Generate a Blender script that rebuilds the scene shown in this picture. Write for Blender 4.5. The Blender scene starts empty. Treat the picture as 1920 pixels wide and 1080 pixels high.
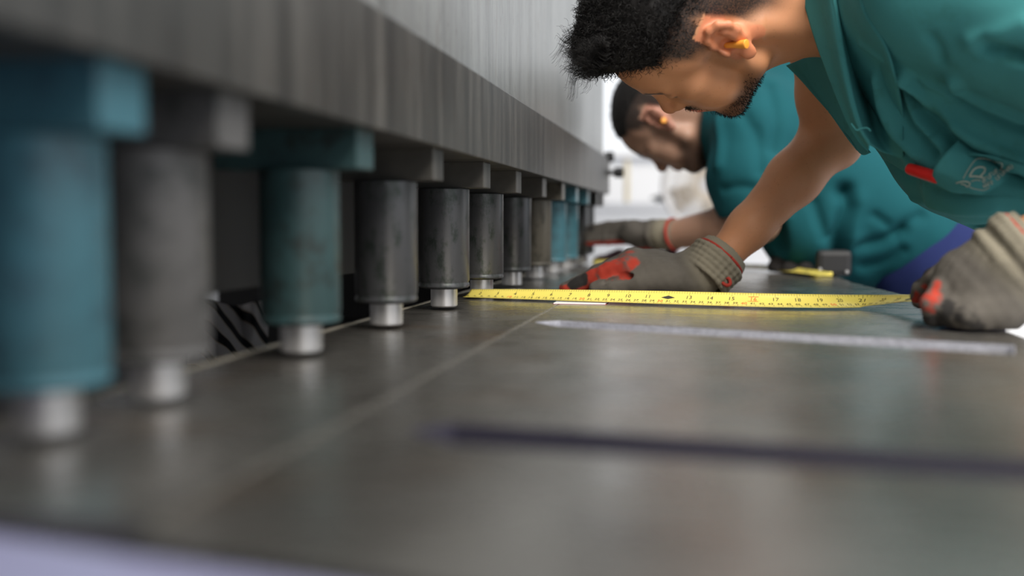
import bpy, bmesh, math, random
import numpy as np
from mathutils import Vector, Matrix
from mathutils.bvhtree import BVHTree

S = bpy.context.scene
COL = S.collection
rng = np.random.default_rng(7)
random.seed(7)

# ------------------------------------------------------------------ camera
# 35 mm lens, 10 cm above the table, looking along the machine: the machine's long
# axis (+Y) vanishes at pixel (1330, 418) of the 1920x1080 frame.
FPX = 1867.0
CAM = np.array([0.0, 0.0, 0.10])
_d = np.array([370.0, 122.0, -FPX]); _d /= np.linalg.norm(_d)
_a = math.asin(_d[0]); _b = math.acos(-_d[2] / math.cos(_a))
CR = np.array([math.cos(_a), math.sin(_a), 0.0])
CF = np.array([-math.sin(_a) * math.cos(_b), math.cos(_a) * math.cos(_b), -math.sin(_b)])
CU = np.cross(CR, CF)
cam_data = bpy.data.cameras.new('camera')
cam = bpy.data.objects.new('camera', cam_data); COL.objects.link(cam)
cam_data.sensor_width = 36.0
cam_data.lens = FPX * 36.0 / 1920.0
cam_data.clip_start = 0.01; cam_data.clip_end = 200
M = Matrix.Identity(4)
for i in range(3):
    M[i][0] = CR[i]; M[i][1] = CU[i]; M[i][2] = -CF[i]; M[i][3] = CAM[i]
cam.matrix_world = M
cam_data.dof.use_dof = True
cam_data.dof.focus_distance = 1.23
cam_data.dof.aperture_fstop = 2.05
S.camera = cam

# ------------------------------------------------------------------ world, light, exposure
world = bpy.data.worlds.new('daylight'); S.world = world
world.use_nodes = True
_bg = world.node_tree.nodes['Background']
_bg.inputs['Color'].default_value = (0.93, 0.96, 1.0, 1)
_bg.inputs['Strength'].default_value = 0.92
def area_light(name, loc, rot, size, energy, color=(1, 1, 1)):
    l = bpy.data.lights.new(name, 'AREA'); l.shape = 'RECTANGLE'
    l.size, l.size_y = size; l.energy = energy; l.color = color
    o = bpy.data.objects.new(name, l); COL.objects.link(o)
    o.location = loc; o.rotation_euler = rot
    return o
area_light('roof_skylight', (1.1, 0.2, 3.4), (math.radians(14), math.radians(14), 0), (2.4, 3.6), 150, (1.0, 0.98, 0.95))
# low hazy sun coming in through the doorway behind the camera
_s = bpy.data.lights.new('hazy_sun', 'SUN'); _s.energy = 2.9; _s.angle = math.radians(30); _s.color = (1.0, 0.93, 0.82)
sun = bpy.data.objects.new('hazy_sun', _s); COL.objects.link(sun)
sun.rotation_euler = Vector((0.34, -0.66, 0.66)).to_track_quat('Z', 'Y').to_euler()
S.view_settings.view_transform = 'Standard'
S.view_settings.look = 'None'
S.view_settings.gamma = 1.0
S.view_settings.use_curve_mapping = False
S.view_settings.exposure = 0.32
S.cycles.use_denoising = True

# ------------------------------------------------------------------ helpers
def at(px, py, Y=None, Z=None, X=None):
    """point on the line of sight through a pixel at a known depth or height"""
    v = CR * (px - 960) / FPX + CU * (540 - py) / FPX + CF
    if Y is not None: t = (Y - CAM[1]) / v[1]
    elif Z is not None: t = (Z - CAM[2]) / v[2]
    else: t = (X - CAM[0]) / v[0]
    return CAM + v * t

def tag(o, label=None, cat=None, group=None, kind=None):
    if label: o['label'] = label
    if cat: o['category'] = cat
    if group: o['group'] = group
    if kind: o['kind'] = kind
    return o

def empty(name, loc=(0, 0, 0)):
    o = bpy.data.objects.new(name, None); COL.objects.link(o); o.location = loc
    o.empty_display_size = 0.05
    return o

def setparent(o, p):
    o.parent = p
    if p is not None:
        bpy.context.view_layer.update()
        o.matrix_parent_inverse = p.matrix_world.inverted()

def mesh_obj(name, verts, faces, mat=None, parent=None, smooth=True):
    me = bpy.data.meshes.new(name)
    me.from_pydata([tuple(map(float, v)) for v in verts], [], [tuple(int(i) for i in f) for f in faces])
    me.update()
    if smooth: me.polygons.foreach_set('use_smooth', [True] * len(me.polygons))
    o = bpy.data.objects.new(name, me); COL.objects.link(o)
    if mat: me.materials.append(mat)
    if parent is not None: setparent(o, parent)
    return o

def fast_mesh(name, V, Q, mat=None, parent=None, smooth=True):
    """V (n,3) float, Q (m,4) int quads"""
    me = bpy.data.meshes.new(name)
    me.vertices.add(len(V)); me.vertices.foreach_set('co', np.asarray(V, np.float32).ravel())
    k = Q.shape[1]
    me.loops.add(len(Q) * k); me.loops.foreach_set('vertex_index', np.asarray(Q, np.int32).ravel())
    me.polygons.add(len(Q))
    me.polygons.foreach_set('loop_start', np.arange(0, len(Q) * k, k, dtype=np.int32))
    me.polygons.foreach_set('loop_total', np.full(len(Q), k, np.int32))
    me.update(calc_edges=True); me.validate()
    if smooth: me.polygons.foreach_set('use_smooth', [True] * len(me.polygons))
    o = bpy.data.objects.new(name, me); COL.objects.link(o)
    if mat: me.materials.append(mat)
    if parent is not None: setparent(o, parent)
    return o

def bm_obj(name, bm, mat=None, parent=None, smooth=False, loc=(0, 0, 0), bevel=0):
    if bevel:
        bmesh.ops.bevel(bm, geom=[e for e in bm.edges], offset=bevel, segments=2, affect='EDGES', profile=0.6)
    me = bpy.data.meshes.new(name); bm.to_mesh(me); bm.free()
    if smooth: me.polygons.foreach_set('use_smooth', [True] * len(me.polygons))
    o = bpy.data.objects.new(name, me); COL.objects.link(o); o.location = loc
    if mat: me.materials.append(mat)
    if parent is not None: setparent(o, parent)
    return o

def box(name, lo, hi, mat=None, parent=None, bevel=0.0):
    lo = np.array(lo, float); hi = np.array(hi, float); c = (lo + hi) / 2
    bm = bmesh.new(); bmesh.ops.create_cube(bm, size=1.0)
    for v in bm.verts: v.co = Vector([v.co[i] * (hi - lo)[i] for i in range(3)])
    return bm_obj(name, bm, mat, parent, loc=c, bevel=bevel)

def lathe(name, prof, mat=None, parent=None, loc=(0, 0, 0), n=40, axis='Z', smooth=True):
    """prof: list of (radius, height)"""
    V = []; Fc = []
    for r, h in prof:
        for k in range(n):
            t = 2 * math.pi * k / n
            p = (r * math.cos(t), r * math.sin(t), h)
            if axis == 'Y': p = (p[0], p[2], p[1])
            if axis == 'X': p = (p[2], p[0], p[1])
            V.append(p)
    for i in range(len(prof) - 1):
        for k in range(n):
            q = (i * n + k, i * n + (k + 1) % n, (i + 1) * n + (k + 1) % n, (i + 1) * n + k)
            Fc.append(q if axis != 'Y' else q[::-1])
    me = bpy.data.meshes.new(name); me.from_pydata(V, [], Fc); me.update()
    if smooth:
        me.polygons.foreach_set('use_smooth', [True] * len(me.polygons))
        bm = bmesh.new(); bm.from_mesh(me)
        for e in bm.edges:
            if len(e.link_faces) == 2 and e.calc_face_angle(0) > 0.6: e.smooth = False
        bm.to_mesh(me); bm.free()
    o = bpy.data.objects.new(name, me); COL.objects.link(o); o.location = loc
    if mat: me.materials.append(mat)
    if parent is not None: setparent(o, parent)
    return o

def catmull(P, n):
    P = np.asarray(P, float)
    if len(P) < 3:
        t = np.linspace(0, 1, n)[:, None]; return P[0] * (1 - t) + P[-1] * t
    Q = np.vstack([2 * P[0] - P[1], P, 2 * P[-1] - P[-2]])
    u = np.linspace(0, len(P) - 1, n); i = np.minimum(u.astype(int), len(P) - 2); t = (u - i)[:, None]
    a, b, c, d = Q[i], Q[i + 1], Q[i + 2], Q[i + 3]
    return 0.5 * (2 * b + (c - a) * t + (2 * a - 5 * b + 4 * c - d) * t * t + (3 * b - a - 3 * c + d) * t ** 3)

def tube(name, pts, rad, mat=None, parent=None, n=12, seg=None, closed_caps=True):
    P = catmull(pts, seg or max(2, 6 * len(pts)))
    if np.isscalar(rad): Rr = np.full(len(P), rad)
    else: Rr = np.interp(np.linspace(0, 1, len(P)), np.linspace(0, 1, len(rad)), rad)
    T = np.gradient(P, axis=0); T /= np.linalg.norm(T, axis=1)[:, None] + 1e-12
    up = np.array([0, 0, 1.0]) if abs(T[0][2]) < 0.9 else np.array([1.0, 0, 0])
    V = []; Fc = []
    nrm = np.cross(T[0], up); nrm /= np.linalg.norm(nrm)
    for i in range(len(P)):
        nrm = nrm - T[i] * (nrm @ T[i]); nrm /= np.linalg.norm(nrm); bi = np.cross(T[i], nrm)
        for k in range(n):
            t = 2 * math.pi * k / n
            V.append(P[i] + Rr[i] * (nrm * math.cos(t) + bi * math.sin(t)))
    for i in range(len(P) - 1):
        for k in range(n):
            Fc.append((i * n + k, i * n + (k + 1) % n, (i + 1) * n + (k + 1) % n, (i + 1) * n + k))
    if closed_caps:
        Fc.append(tuple(range(n))[::-1]); Fc.append(tuple(range((len(P) - 1) * n, len(P) * n)))
    return mesh_obj(name, V, Fc, mat, parent)

def cloth_patch(name, curves, nu, nv, mat, parent, thick=0.0018):
    """a sheet of cloth spanned by several 3-D curves, with real thickness"""
    C = np.array([catmull(c, nu) for c in curves])           # (m,nu,3)
    G = np.array([catmull(C[:, i], nv) for i in range(nu)])   # (nu,nv,3)
    V = G.reshape(-1, 3)
    Q = np.array([[i * nv + j, i * nv + j + 1, (i + 1) * nv + j + 1, (i + 1) * nv + j] for i in range(nu - 1) for j in range(nv - 1)])
    o = fast_mesh(name, V, Q, mat, parent)
    m = o.modifiers.new('thickness', 'SOLIDIFY'); m.thickness = thick; m.offset = 0
    return o

# ------------------------------------------------------------------ organic surfaces: distance fields -> mesh
class Field:
    def __init__(s, xs, ys, zs):
        s.ax = [np.asarray(a, np.float32) for a in (xs, ys, zs)]
        s.d = np.full([len(a) for a in s.ax], 1.0, np.float32)
    def apply(s, fn, lo, hi, k, op):
        m = k + 0.012
        sl = []
        for i in range(3):
            a = int(np.searchsorted(s.ax[i], lo[i] - m)); b = int(np.searchsorted(s.ax[i], hi[i] + m))
            if b - a < 1: return
            sl.append(slice(a, b))
        sl = tuple(sl)
        X = s.ax[0][sl[0]][:, None, None]; Y = s.ax[1][sl[1]][None, :, None]; Z = s.ax[2][sl[2]][None, None, :]
        v = fn(X, Y, Z); c = s.d[sl]
        if op == 'u':
            if k > 0:
                h = np.clip(0.5 + 0.5 * (c - v) / k, 0, 1); s.d[sl] = c * (1 - h) + v * h - k * h * (1 - h)
            else: s.d[sl] = np.minimum(c, v)
        elif op == 's':
            if k > 0:
                h = np.clip(0.5 - 0.5 * (c + v) / k, 0, 1); s.d[sl] = c * (1 - h) - v * h + k * h * (1 - h)
            else: s.d[sl] = np.maximum(c, -v)
        elif op == 'add':
            s.d[sl] = c + v
    def cone(s, a, b, ra, rb, k=0.0, op='u'):
        a = np.asarray(a, np.float32); b = np.asarray(b, np.float32); ab = b - a; L = float(ab @ ab) + 1e-12
        def fn(X, Y, Z):
            px, py, pz = X - a[0], Y - a[1], Z - a[2]
            t = np.clip((px * ab[0] + py * ab[1] + pz * ab[2]) / L, 0, 1)
            return np.sqrt((px - t * ab[0]) ** 2 + (py - t * ab[1]) ** 2 + (pz - t * ab[2]) ** 2) - (ra + (rb - ra) * t)
        r = max(ra, rb)
        s.apply(fn, np.minimum(a, b) - r, np.maximum(a, b) + r, k, op)
    def chain(s, pts, rads, k=0.0, op='u'):
        for i in range(len(pts) - 1): s.cone(pts[i], pts[i + 1], rads[i], rads[i + 1], k, op)
    def ell(s, c, r, R=None, k=0.0, op='u'):
        c = np.asarray(c, np.float32); r = np.asarray(r, np.float32)
        R = np.eye(3, dtype=np.float32) if R is None else np.asarray(R, np.float32)   # columns = axes
        def fn(X, Y, Z):
            px, py, pz = X - c[0], Y - c[1], Z - c[2]
            q = [(px * R[0, i] + py * R[1, i] + pz * R[2, i]) for i in range(3)]
            k0 = np.sqrt(sum((q[i] / r[i]) ** 2 for i in range(3)))
            k1 = np.sqrt(sum((q[i] / r[i] ** 2) ** 2 for i in range(3))) + 1e-6
            return k0 * (k0 - 1) / k1
        e = np.sqrt(((R * r[None, :]) ** 2).sum(1))
        s.apply(fn, c - e, c + e, k, op)
    def mesh(s):
        d = s.d; ins = d < 0
        nx, ny, nz = d.shape
        cnt = None
        c0 = ins[:-1, :-1, :-1].astype(np.int8)
        for i in (0, 1):
            for j in (0, 1):
                for l in (0, 1):
                    if i + j + l: c0 = c0 + ins[i:nx - 1 + i, j:ny - 1 + j, l:nz - 1 + l]
        act = (c0 > 0) & (c0 < 8)
        ids = np.full(act.shape, -1, np.int64); I = np.argwhere(act); ids[act] = np.arange(len(I))
        corners = np.array([(i, j, l) for i in (0, 1) for j in (0, 1) for l in (0, 1)])
        val = np.stack([d[I[:, 0] + c[0], I[:, 1] + c[1], I[:, 2] + c[2]] for c in corners], 1)
        acc = np.zeros((len(I), 3)); n = np.zeros(len(I))
        for p in range(8):
            for q in range(p + 1, 8):
                if np.abs(corners[p] - corners[q]).sum() == 1:
                    m = (val[:, p] < 0) != (val[:, q] < 0)
                    t = np.zeros(len(I)); t[m] = val[m, p] / (val[m, p] - val[m, q])
                    pos = corners[p] + t[:, None] * (corners[q] - corners[p])
                    acc[m] += pos[m]; n[m] += 1
        loc = I + acc / n[:, None]
        V = np.stack([np.interp(loc[:, i], np.arange(len(s.ax[i])), s.ax[i]) for i in range(3)], 1)
        Q = []
        for axis in range(3):
            a = [slice(None)] * 3; b = [slice(None)] * 3
            a[axis] = slice(0, -1); b[axis] = slice(1, None)
            s0, s1 = ins[tuple(a)], ins[tuple(b)]
            E = np.argwhere(s0 != s1)
            o1, o2 = [k for k in range(3) if k != axis]
            ok = (E[:, o1] > 0) & (E[:, o2] > 0) & (E[:, o1] < d.shape[o1] - 1) & (E[:, o2] < d.shape[o2] - 1)
            E = E[ok]
            def cell(e1, e2):
                c = E.copy(); c[:, o1] -= e1; c[:, o2] -= e2; return ids[c[:, 0], c[:, 1], c[:, 2]]
            q = np.stack([cell(1, 1), cell(0, 1), cell(0, 0), cell(1, 0)], 1)
            flip = s0[E[:, 0], E[:, 1], E[:, 2]]
            if axis == 1: flip = ~flip
            q[~flip] = q[~flip][:, ::-1]
            Q.append(q)
        Q = np.vstack(Q)
        return V, Q

def grid_axis(lo, hi, coarse, fines=()):
    """coordinates from lo to hi; fines = list of (a, b, step) with a smaller step"""
    out = [lo]; x = lo
    while x < hi:
        st = coarse
        for a, b, f in fines:
            if a - coarse < x < b: st = min(st, f)
        x += st; out.append(x)
    return np.array(out)

def relax(V, Q, it=1, f=0.5):
    for _ in range(it):
        A = np.zeros_like(V); n = np.zeros(len(V))
        for a, b in ((0, 1), (1, 2), (2, 3), (3, 0)):
            np.add.at(A, Q[:, a], V[Q[:, b]]); np.add.at(A, Q[:, b], V[Q[:, a]])
            np.add.at(n, Q[:, a], 1); np.add.at(n, Q[:, b], 1)
        V = V + f * (A / n[:, None] - V)
    return V

def normals(V, Q):
    N = np.zeros_like(V)
    fn = np.cross(V[Q[:, 2]] - V[Q[:, 0]], V[Q[:, 3]] - V[Q[:, 1]])
    for i in range(4): np.add.at(N, Q[:, i], fn)
    return N / (np.linalg.norm(N, axis=1)[:, None] + 1e-12)

def seg_dist(V, a, b):
    a = np.asarray(a, float); b = np.asarray(b, float); ab = b - a
    t = np.clip(((V - a) @ ab) / (ab @ ab + 1e-12), 0, 1)
    return np.linalg.norm(V - a - t[:, None] * ab, axis=1)

def poly_dist(V, P):
    d = np.full(len(V), 9.0)
    for i in range(len(P) - 1): d = np.minimum(d, seg_dist(V, P[i], P[i + 1]))
    return d

def paint(o, name, val):
    at_ = o.data.attributes.new(name, 'FLOAT', 'POINT')
    at_.data.foreach_set('value', np.asarray(val, np.float32))

def smooth01(x, a, b):
    t = np.clip((x - a) / (b - a), 0, 1); return t * t * (3 - 2 * t)

def vnoise(P, scale, seed=0):
    """cheap smooth noise from summed sines"""
    r = np.random.default_rng(seed); out = np.zeros(len(P))
    for i in range(6):
        w = r.normal(size=3); w /= np.linalg.norm(w)
        out += np.sin((P @ w) * scale * r.uniform(.7, 1.6) + r.uniform(0, 6.3))
    return out / 6

def bvh_of(V, Q):
    return BVHTree.FromPolygons([Vector(v) for v in V], [tuple(int(i) for i in q) for q in Q])

def hit(bvh, px, py):
    v = CR * (px - 960) / FPX + CU * (540 - py) / FPX + CF
    v /= np.linalg.norm(v)
    h = bvh.ray_cast(Vector(CAM), Vector(v))
    return None if h[0] is None else (np.array(h[0]), np.array(h[1]))

def sculpt(V, Q, bvh, folds):
    """press creases into / raise ridges from a cloth surface along lines on it"""
    N = normals(V, Q)
    D = np.zeros(len(V))
    for line, amp, wid in folds:
        P = [hit(bvh, *p) for p in catmull(np.array(line, float), 4 * len(line))]
        P = [p[0] for p in P if p is not None]
        if len(P) < 2: continue
        d = poly_dist(V, P)
        D += amp * np.exp(-(d / wid) ** 2)
    return V + N * D[:, None]

# ------------------------------------------------------------------ materials
MATS = {}
class NT:
    """small helper around a node tree"""
    def __init__(s, name):
        s.m = bpy.data.materials.new(name); s.m.use_nodes = True; s.t = s.m.node_tree
        s.b = s.t.nodes['Principled BSDF']; MATS[name] = s.m
    def n(s, kind, **kw):
        nd = s.t.nodes.new(kind)
        for k, v in kw.items():
            if k in nd.inputs.keys(): nd.inputs[k].default_value = v
            else: setattr(nd, k, v)
        return nd
    def l(s, a, b): s.t.links.new(a, b)
    def coords(s, scale=(1, 1, 1), rot=(0, 0, 0), kind='Object'):
        tc = s.n('ShaderNodeTexCoord'); mp = s.n('ShaderNodeMapping')
        mp.inputs['Scale'].default_value = scale; mp.inputs['Rotation'].default_value = rot
        s.l(tc.outputs[kind], mp.inputs['Vector']); return mp.outputs['Vector']
    def noise(s, vec, scale, detail=4, rough=.55):
        nd = s.n('ShaderNodeTexNoise', Scale=scale, Detail=detail, Roughness=rough); s.l(vec, nd.inputs['Vector']); return nd.outputs['Fac']
    def ramp(s, fac, stops):
        r = s.n('ShaderNodeValToRGB'); e = r.color_ramp.elements
        while len(e) < len(stops): e.new(0.5)
        for el, (p, c) in zip(e, stops):
            el.position = p; el.color = (*c, 1) if len(c) == 3 else c
        s.l(fac, r.inputs['Fac']); return r.outputs['Color']
    def mix(s, fac, a, b, mode='MIX'):
        x = s.n('ShaderNodeMix', data_type='RGBA', blend_type=mode)
        for sock, v in ((x.inputs[0], fac), (x.inputs[6], a), (x.inputs[7], b)):
            if isinstance(v, (int, float)): sock.default_value = v
            elif isinstance(v, tuple): sock.default_value = (*v, 1)
            else: s.l(v, sock)
        return x.outputs[2]
    def attr(s, name):
        return s.n('ShaderNodeAttribute', attribute_name=name).outputs['Fac']
    def bump(s, h, strength=.3, dist=.001):
        b = s.n('ShaderNodeBump', Strength=strength, Distance=dist); s.l(h, b.inputs['Height']); s.l(b.outputs['Normal'], s.b.inputs['Normal'])
    def set(s, **kw):
        for k, v in kw.items():
            k = k.replace('_', ' ')
            if isinstance(v, tuple): s.b.inputs[k].default_value = (*v, 1) if len(v) == 3 and 'Color' in k else v
            elif isinstance(v, (int, float)): s.b.inputs[k].default_value = v
            else: s.l(v, s.b.inputs[k])
        return s.m

def worn(name, c1, c2, scale=8, stretch=(1, 1, 1), rough=.5, metal=0.0, spots=None, spec=.5, bump=.15):
    """painted / bare metal with uneven wear"""
    t = NT(name); v = t.coords(stretch)
    col = t.mix(t.noise(v, scale, 6, .6), c1, c2)
    if spots:
        f = t.ramp(t.noise(v, scale * 3.2, 6, .75), [(.50, (0, 0, 0)), (.62, (.9, .9, .9))])
        col = t.mix(f, col, spots)
    t.bump(t.noise(v, scale * 6, 4), bump, .0008)
    return t.set(Base_Color=col, Roughness=rough, Metallic=metal, Specular_IOR_Level=spec)

def plain(name, c, rough=.5, metal=0.0, spec=.5):
    return NT(name).set(Base_Color=c, Roughness=rough, Metallic=metal, Specular_IOR_Level=spec)

def steel_table():
    t = NT('table_steel')
    big = t.noise(t.coords((3, 1.2, 1)), 3.0, 5, .6)
    fine = t.noise(t.coords((2.0, 26, 1)), 14, 5, .65)
    col = t.ramp(big, [(.3, (.17, .158, .142)), (.52, (.27, .257, .234)), (.72, (.37, .352, .325))])
    col = t.mix(t.ramp(t.noise(t.coords((2.2, 2.6, 1)), 2.7, 3), [(.52, (0, 0, 0)), (.75, (1, 1, 1))]), col, (.25, .185, .135))
    col = t.mix(t.ramp(fine, [(.5, (0, 0, 0)), (.8, (.55, .55, .55))]), col, (.40, .39, .37))
    rg = t.ramp(t.noise(t.coords((4, 9, 1)), 5, 4), [(.3, (.22, .22, .22)), (.7, (.34, .34, .34))])
    t.bump(fine, .06, .0004)
    return t.set(Base_Color=col, Roughness=rg, Metallic=.82, Specular_IOR_Level=.5)

def fabric(name, c1, c2, scale=900, stain=None):
    t = NT(name); v = t.coords()
    w1 = t.n('ShaderNodeTexWave', Scale=scale, Distortion=.6); w1.bands_direction = 'X'
    w2 = t.n('ShaderNodeTexWave', Scale=scale, Distortion=.6); w2.bands_direction = 'Z'
    t.l(v, w1.inputs['Vector']); t.l(v, w2.inputs['Vector'])
    col = t.mix(t.noise(v, 14, 5), c1, c2)
    if stain:
        col = t.mix(t.ramp(t.noise(v, 30, 5, .7), [(.55, (0, 0, 0)), (.72, (.7, .7, .7))]), col, stain)
    wv = t.mix(.5, w1.outputs['Fac'], w2.outputs['Fac'])
    t.bump(wv, .25, .0004)
    return t.set(Base_Color=col, Roughness=.88, Specular_IOR_Level=.2)

def knit(name, c1, c2, red1=(.50, .055, .03), red2=(.30, .035, .025)):
    """knitted work glove: attribute 'coat' = rubber coated, 'dirt' = grime and painted-in shade, 'cuff' = paler ribbing"""
    t = NT(name); v = t.coords()
    w = t.n('ShaderNodeTexWave', Scale=330, Distortion=1.5, Detail=2); w.bands_direction = 'X'; t.l(v, w.inputs['Vector'])
    w2 = t.n('ShaderNodeTexWave', Scale=300, Distortion=1.2, Detail=2); w2.bands_direction = 'Z'; t.l(v, w2.inputs['Vector'])
    ww = t.mix(.5, w.outputs['Fac'], w2.outputs['Fac'])
    col = t.mix(t.noise(v, 45, 6, .65), c1, c2)
    col = t.mix(t.attr('cuff'), col, (.30, .27, .20))
    col = t.mix(t.ramp(ww, [(.25, (.45, .45, .45)), (.6, (0, 0, 0))]), col, (.05, .045, .04))
    red = t.mix(t.noise(v, 70, 5, .6), red1, red2)
    col = t.mix(t.attr('coat'), col, red)
    col = t.mix(t.attr('dirt_shade'), col, (.030, .028, .027))
    t.bump(ww, .45, .0009)
    return t.set(Base_Color=col, Roughness=.85, Specular_IOR_Level=.2)

def skin(name, c1, c2, hairc=(.012, .010, .010)):
    """attribute 'stubble' = dark cropped hair on the skin, 'lip' = redder skin"""
    t = NT(name); v = t.coords()
    col = t.mix(t.noise(v, 22, 5, .6), c1, c2)
    col = t.mix(t.ramp(t.noise(v, 260, 2), [(.66, (0, 0, 0)), (.74, (.30, .30, .30))]), col, tuple(x * .45 for x in c2))
    lip = tuple(min(1, a * b) for a, b in zip(c1, (1.05, .62, .62)))
    col = t.mix(t.attr('lip'), col, lip)
    f = t.n('ShaderNodeMath', operation='MULTIPLY'); t.l(t.attr('stubble'), f.inputs[0])
    t.l(t.ramp(t.noise(v, 520, 3, .7), [(.30, (.82, .82, .82)), (.6, (1, 1, 1))]), f.inputs[1])
    col = t.mix(f.outputs[0], col, hairc)
    t.bump(t.noise(v, 650, 3), .12, .0006)
    return t.set(Base_Color=col, Roughness=.5, Subsurface_Weight=.12, Subsurface_Radius=(.006, .002, .001), Specular_IOR_Level=.4)

m_table = steel_table()
m_seam = worn('joint_filler', (.30, .28, .245), (.15, .14, .125), 30, rough=.5)
m_bed = m_table
m_blade = worn('blade_edge_steel', (.50, .46, .38), (.33, .30, .25), 20, (1, 1, 1), .45, .3)
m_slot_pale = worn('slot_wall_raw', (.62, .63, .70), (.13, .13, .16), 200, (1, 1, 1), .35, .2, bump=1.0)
m_slot_shaded = worn('slot_wall_shaded', (.024, .022, .042), (.042, .039, .062), 40, (1, 1, 1), .6, 0)  # near slot wall: its shade is put into the dark colour
m_beam = None
def beam_mat(name, c1, c2, c3, streak, rough, metal=.1):
    t = NT(name)
    v = t.coords((1, 9, .9)); n1 = t.noise(v, 4.5, 6, .62)
    v2 = t.coords((1, 22, 2.6)); n2 = t.noise(v2, 5.5, 6, .72)
    v3 = t.coords((1, 34, 7)); n3 = t.noise(v3, 7, 5, .75)
    col = t.ramp(n1, [(.32, c1), (.5, c2), (.7, c3)])
    col = t.mix(t.ramp(n2, [(.54, (0, 0, 0)), (.74, (.6, .6, .6))]), col, streak)
    col = t.mix(t.ramp(n3, [(.60, (0, 0, 0)), (.69, (.95, .95, .95))]), col, tuple(x * .45 for x in streak))
    t.bump(n3, .25, .0006)
    return t.set(Base_Color=col, Roughness=rough, Metallic=metal)
m_beam = beam_mat('beam_steel', (.022, .021, .020), (.048, .046, .042), (.105, .099, .090), (.034, .024, .017), .46)
m_panel = beam_mat('ram_panel_grey', (.17, .175, .17), (.25, .255, .25), (.31, .315, .305), (.12, .09, .062), .36, .45)
m_dark = worn('machine_dark_steel', (.018, .018, .020), (.035, .034, .034), 9, rough=.55)
m_black = plain('black_rubber', (.012, .012, .014), .6)
m_frame = worn('frame_green_paint', (.03, .075, .075), (.045, .10, .10), 6, rough=.5)
m_tip = worn('piston_chrome', (.72, .72, .74), (.45, .44, .44), 60, (1, 1, .3), .32, .65)
m_blue = worn('piston_blue_paint', (.040, .135, .175), (.065, .18, .22), 14, rough=.42, spots=(.04, .10, .13))
m_teal = worn('piston_dark_teal_paint', (.020, .055, .060), (.045, .090, .095), 12, rough=.42, spots=(.02, .03, .03))
m_grey = worn('piston_bare_steel', (.045, .046, .053), (.10, .103, .108), 16, (1, 1, .5), .36, .35, spots=(.020, .030, .024))
m_gbrown = worn('piston_brown_steel', (.075, .068, .055), (.14, .125, .10), 16, (1, 1, .4), .45, .2, spots=(.03, .03, .022))
m_gpale = worn('piston_grey_paint', (.075, .072, .073), (.13, .127, .125), 14, rough=.45, spots=(.04, .042, .04))
m_concrete = worn('concrete_floor', (.36, .36, .38), (.50, .50, .52), 2.2, rough=.7)
m_white = worn('white_plaster', (.78, .80, .84), (.86, .87, .90), 1.2, rough=.8)
m_wallg = worn('grey_shed_wall', (.16, .16, .165), (.22, .22, .22), 1.5, rough=.8)
m_lav = worn('lavender_white_paint', (.27, .27, .42), (.33, .33, .48), 3, rough=.35)

# ------------------------------------------------------------------ setting
FL = -0.87
tag(box('floor', (-2.6, -2.5, FL - .1), (6, 8.0, FL), m_concrete), kind='structure')
tag(box('wall_back', (-2.6, 8.0, FL - .1), (6, 8.2, .62), m_white), kind='structure')
tag(box('wall_left', (-2.8, -2.5, FL - .1), (-2.6, 8.2, 3.7), m_wallg), kind='structure')
tag(box('wall_front', (-2.8, -2.7, FL - .1), (.45, -2.5, 3.7), m_wallg), kind='structure')
tag(box('ceiling', (-2.8, -1.1, 3.7), (2.8, 4.2, 3.8), m_wallg), kind='structure')
tag(box('trim_1', (-2.6, 7.95, .62), (6, 8.2, .68), m_white), kind='structure')

# ------------------------------------------------------------------ the guillotine shear
shear = tag(empty('guillotine_shear', (-.3, 1.3, FL)), 'grey guillotine shear with a row of hold-down pistons over a steel table', 'machine')
Y0, Y1 = -.35, 2.44
tag(box('hold_down_beam', (-.335, Y0, .169), (-.24, Y1, .2567), m_beam, shear, .0015), 'worn grey-brown steel beam above the pistons')
tag(box('ram_panel', (-.42, Y0, .2567), (-.256, Y1 - .004, 1.75), m_panel, shear, .001), 'pale grey steel plate streaked with rust')
box('upper_blade_holder', (-.42, Y0, .046), (-.375, Y1 - .01, .2567), m_dark, shear, .001)
box('rear_shade_housing', (-1.25, Y0, .45), (-.42, Y1 - .01, 1.75), m_dark, shear, .004)  # unseen housing, added to keep light off the area behind the blade
for y, x1 in ((Y0 - .04, .30), (Y1 - .06, -.425)):  # unseen near frame is added and widened to block light from the pistons
    box('side_and_shade_frame', (-1.25, y, FL), (x1, y + .05, 1.75), m_dark, shear, .004)
# table: bed plate beside the blade, and the front plate with two hand slots
box('bed_plate', (-.345, .297, -.06), (-.1815, 2.5, 0), m_bed, shear, .0008)
tag(box('lower_blade', (-.3505, .297, -.05), (-.3455, 2.5, .0012), m_blade, shear, .0006), 'pale worn edge of the lower blade')
box('joint_strip', (-.1808, .297, -.05), (-.1794, 2.5, -.0004), m_seam, shear)
def slot_outline(far, near):
    f = [at(*p, Z=0)[:2] for p in far]; n = [at(*p, Z=0)[:2] for p in near]
    c0 = (f[0] + n[0]) / 2
    return [f[1], f[0], c0 + (c0 - (f[1] + n[1]) / 2) / np.linalg.norm(c0 - (f[1] + n[1]) / 2) * np.linalg.norm(f[0] - n[0]) * .42, n[0], n[1]]
SL1 = slot_outline([(1050, 600), (1905, 646)], [(1050, 613), (1905, 665)])
SL2 = slot_outline([(850, 791), (1925, 862)], [(850, 834), (1925, 902)])
SL2[0] = SL2[0] + (SL2[0] - SL2[1]) * .35; SL2[-1] = SL2[-1] + (SL2[-1] - SL2[-2]) * .35
OUT = [(-.179, .276), (.27, .194), (.272, 1.42), (.236, 1.75), (.23, 2.5), (-.179, 2.5)]
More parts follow.
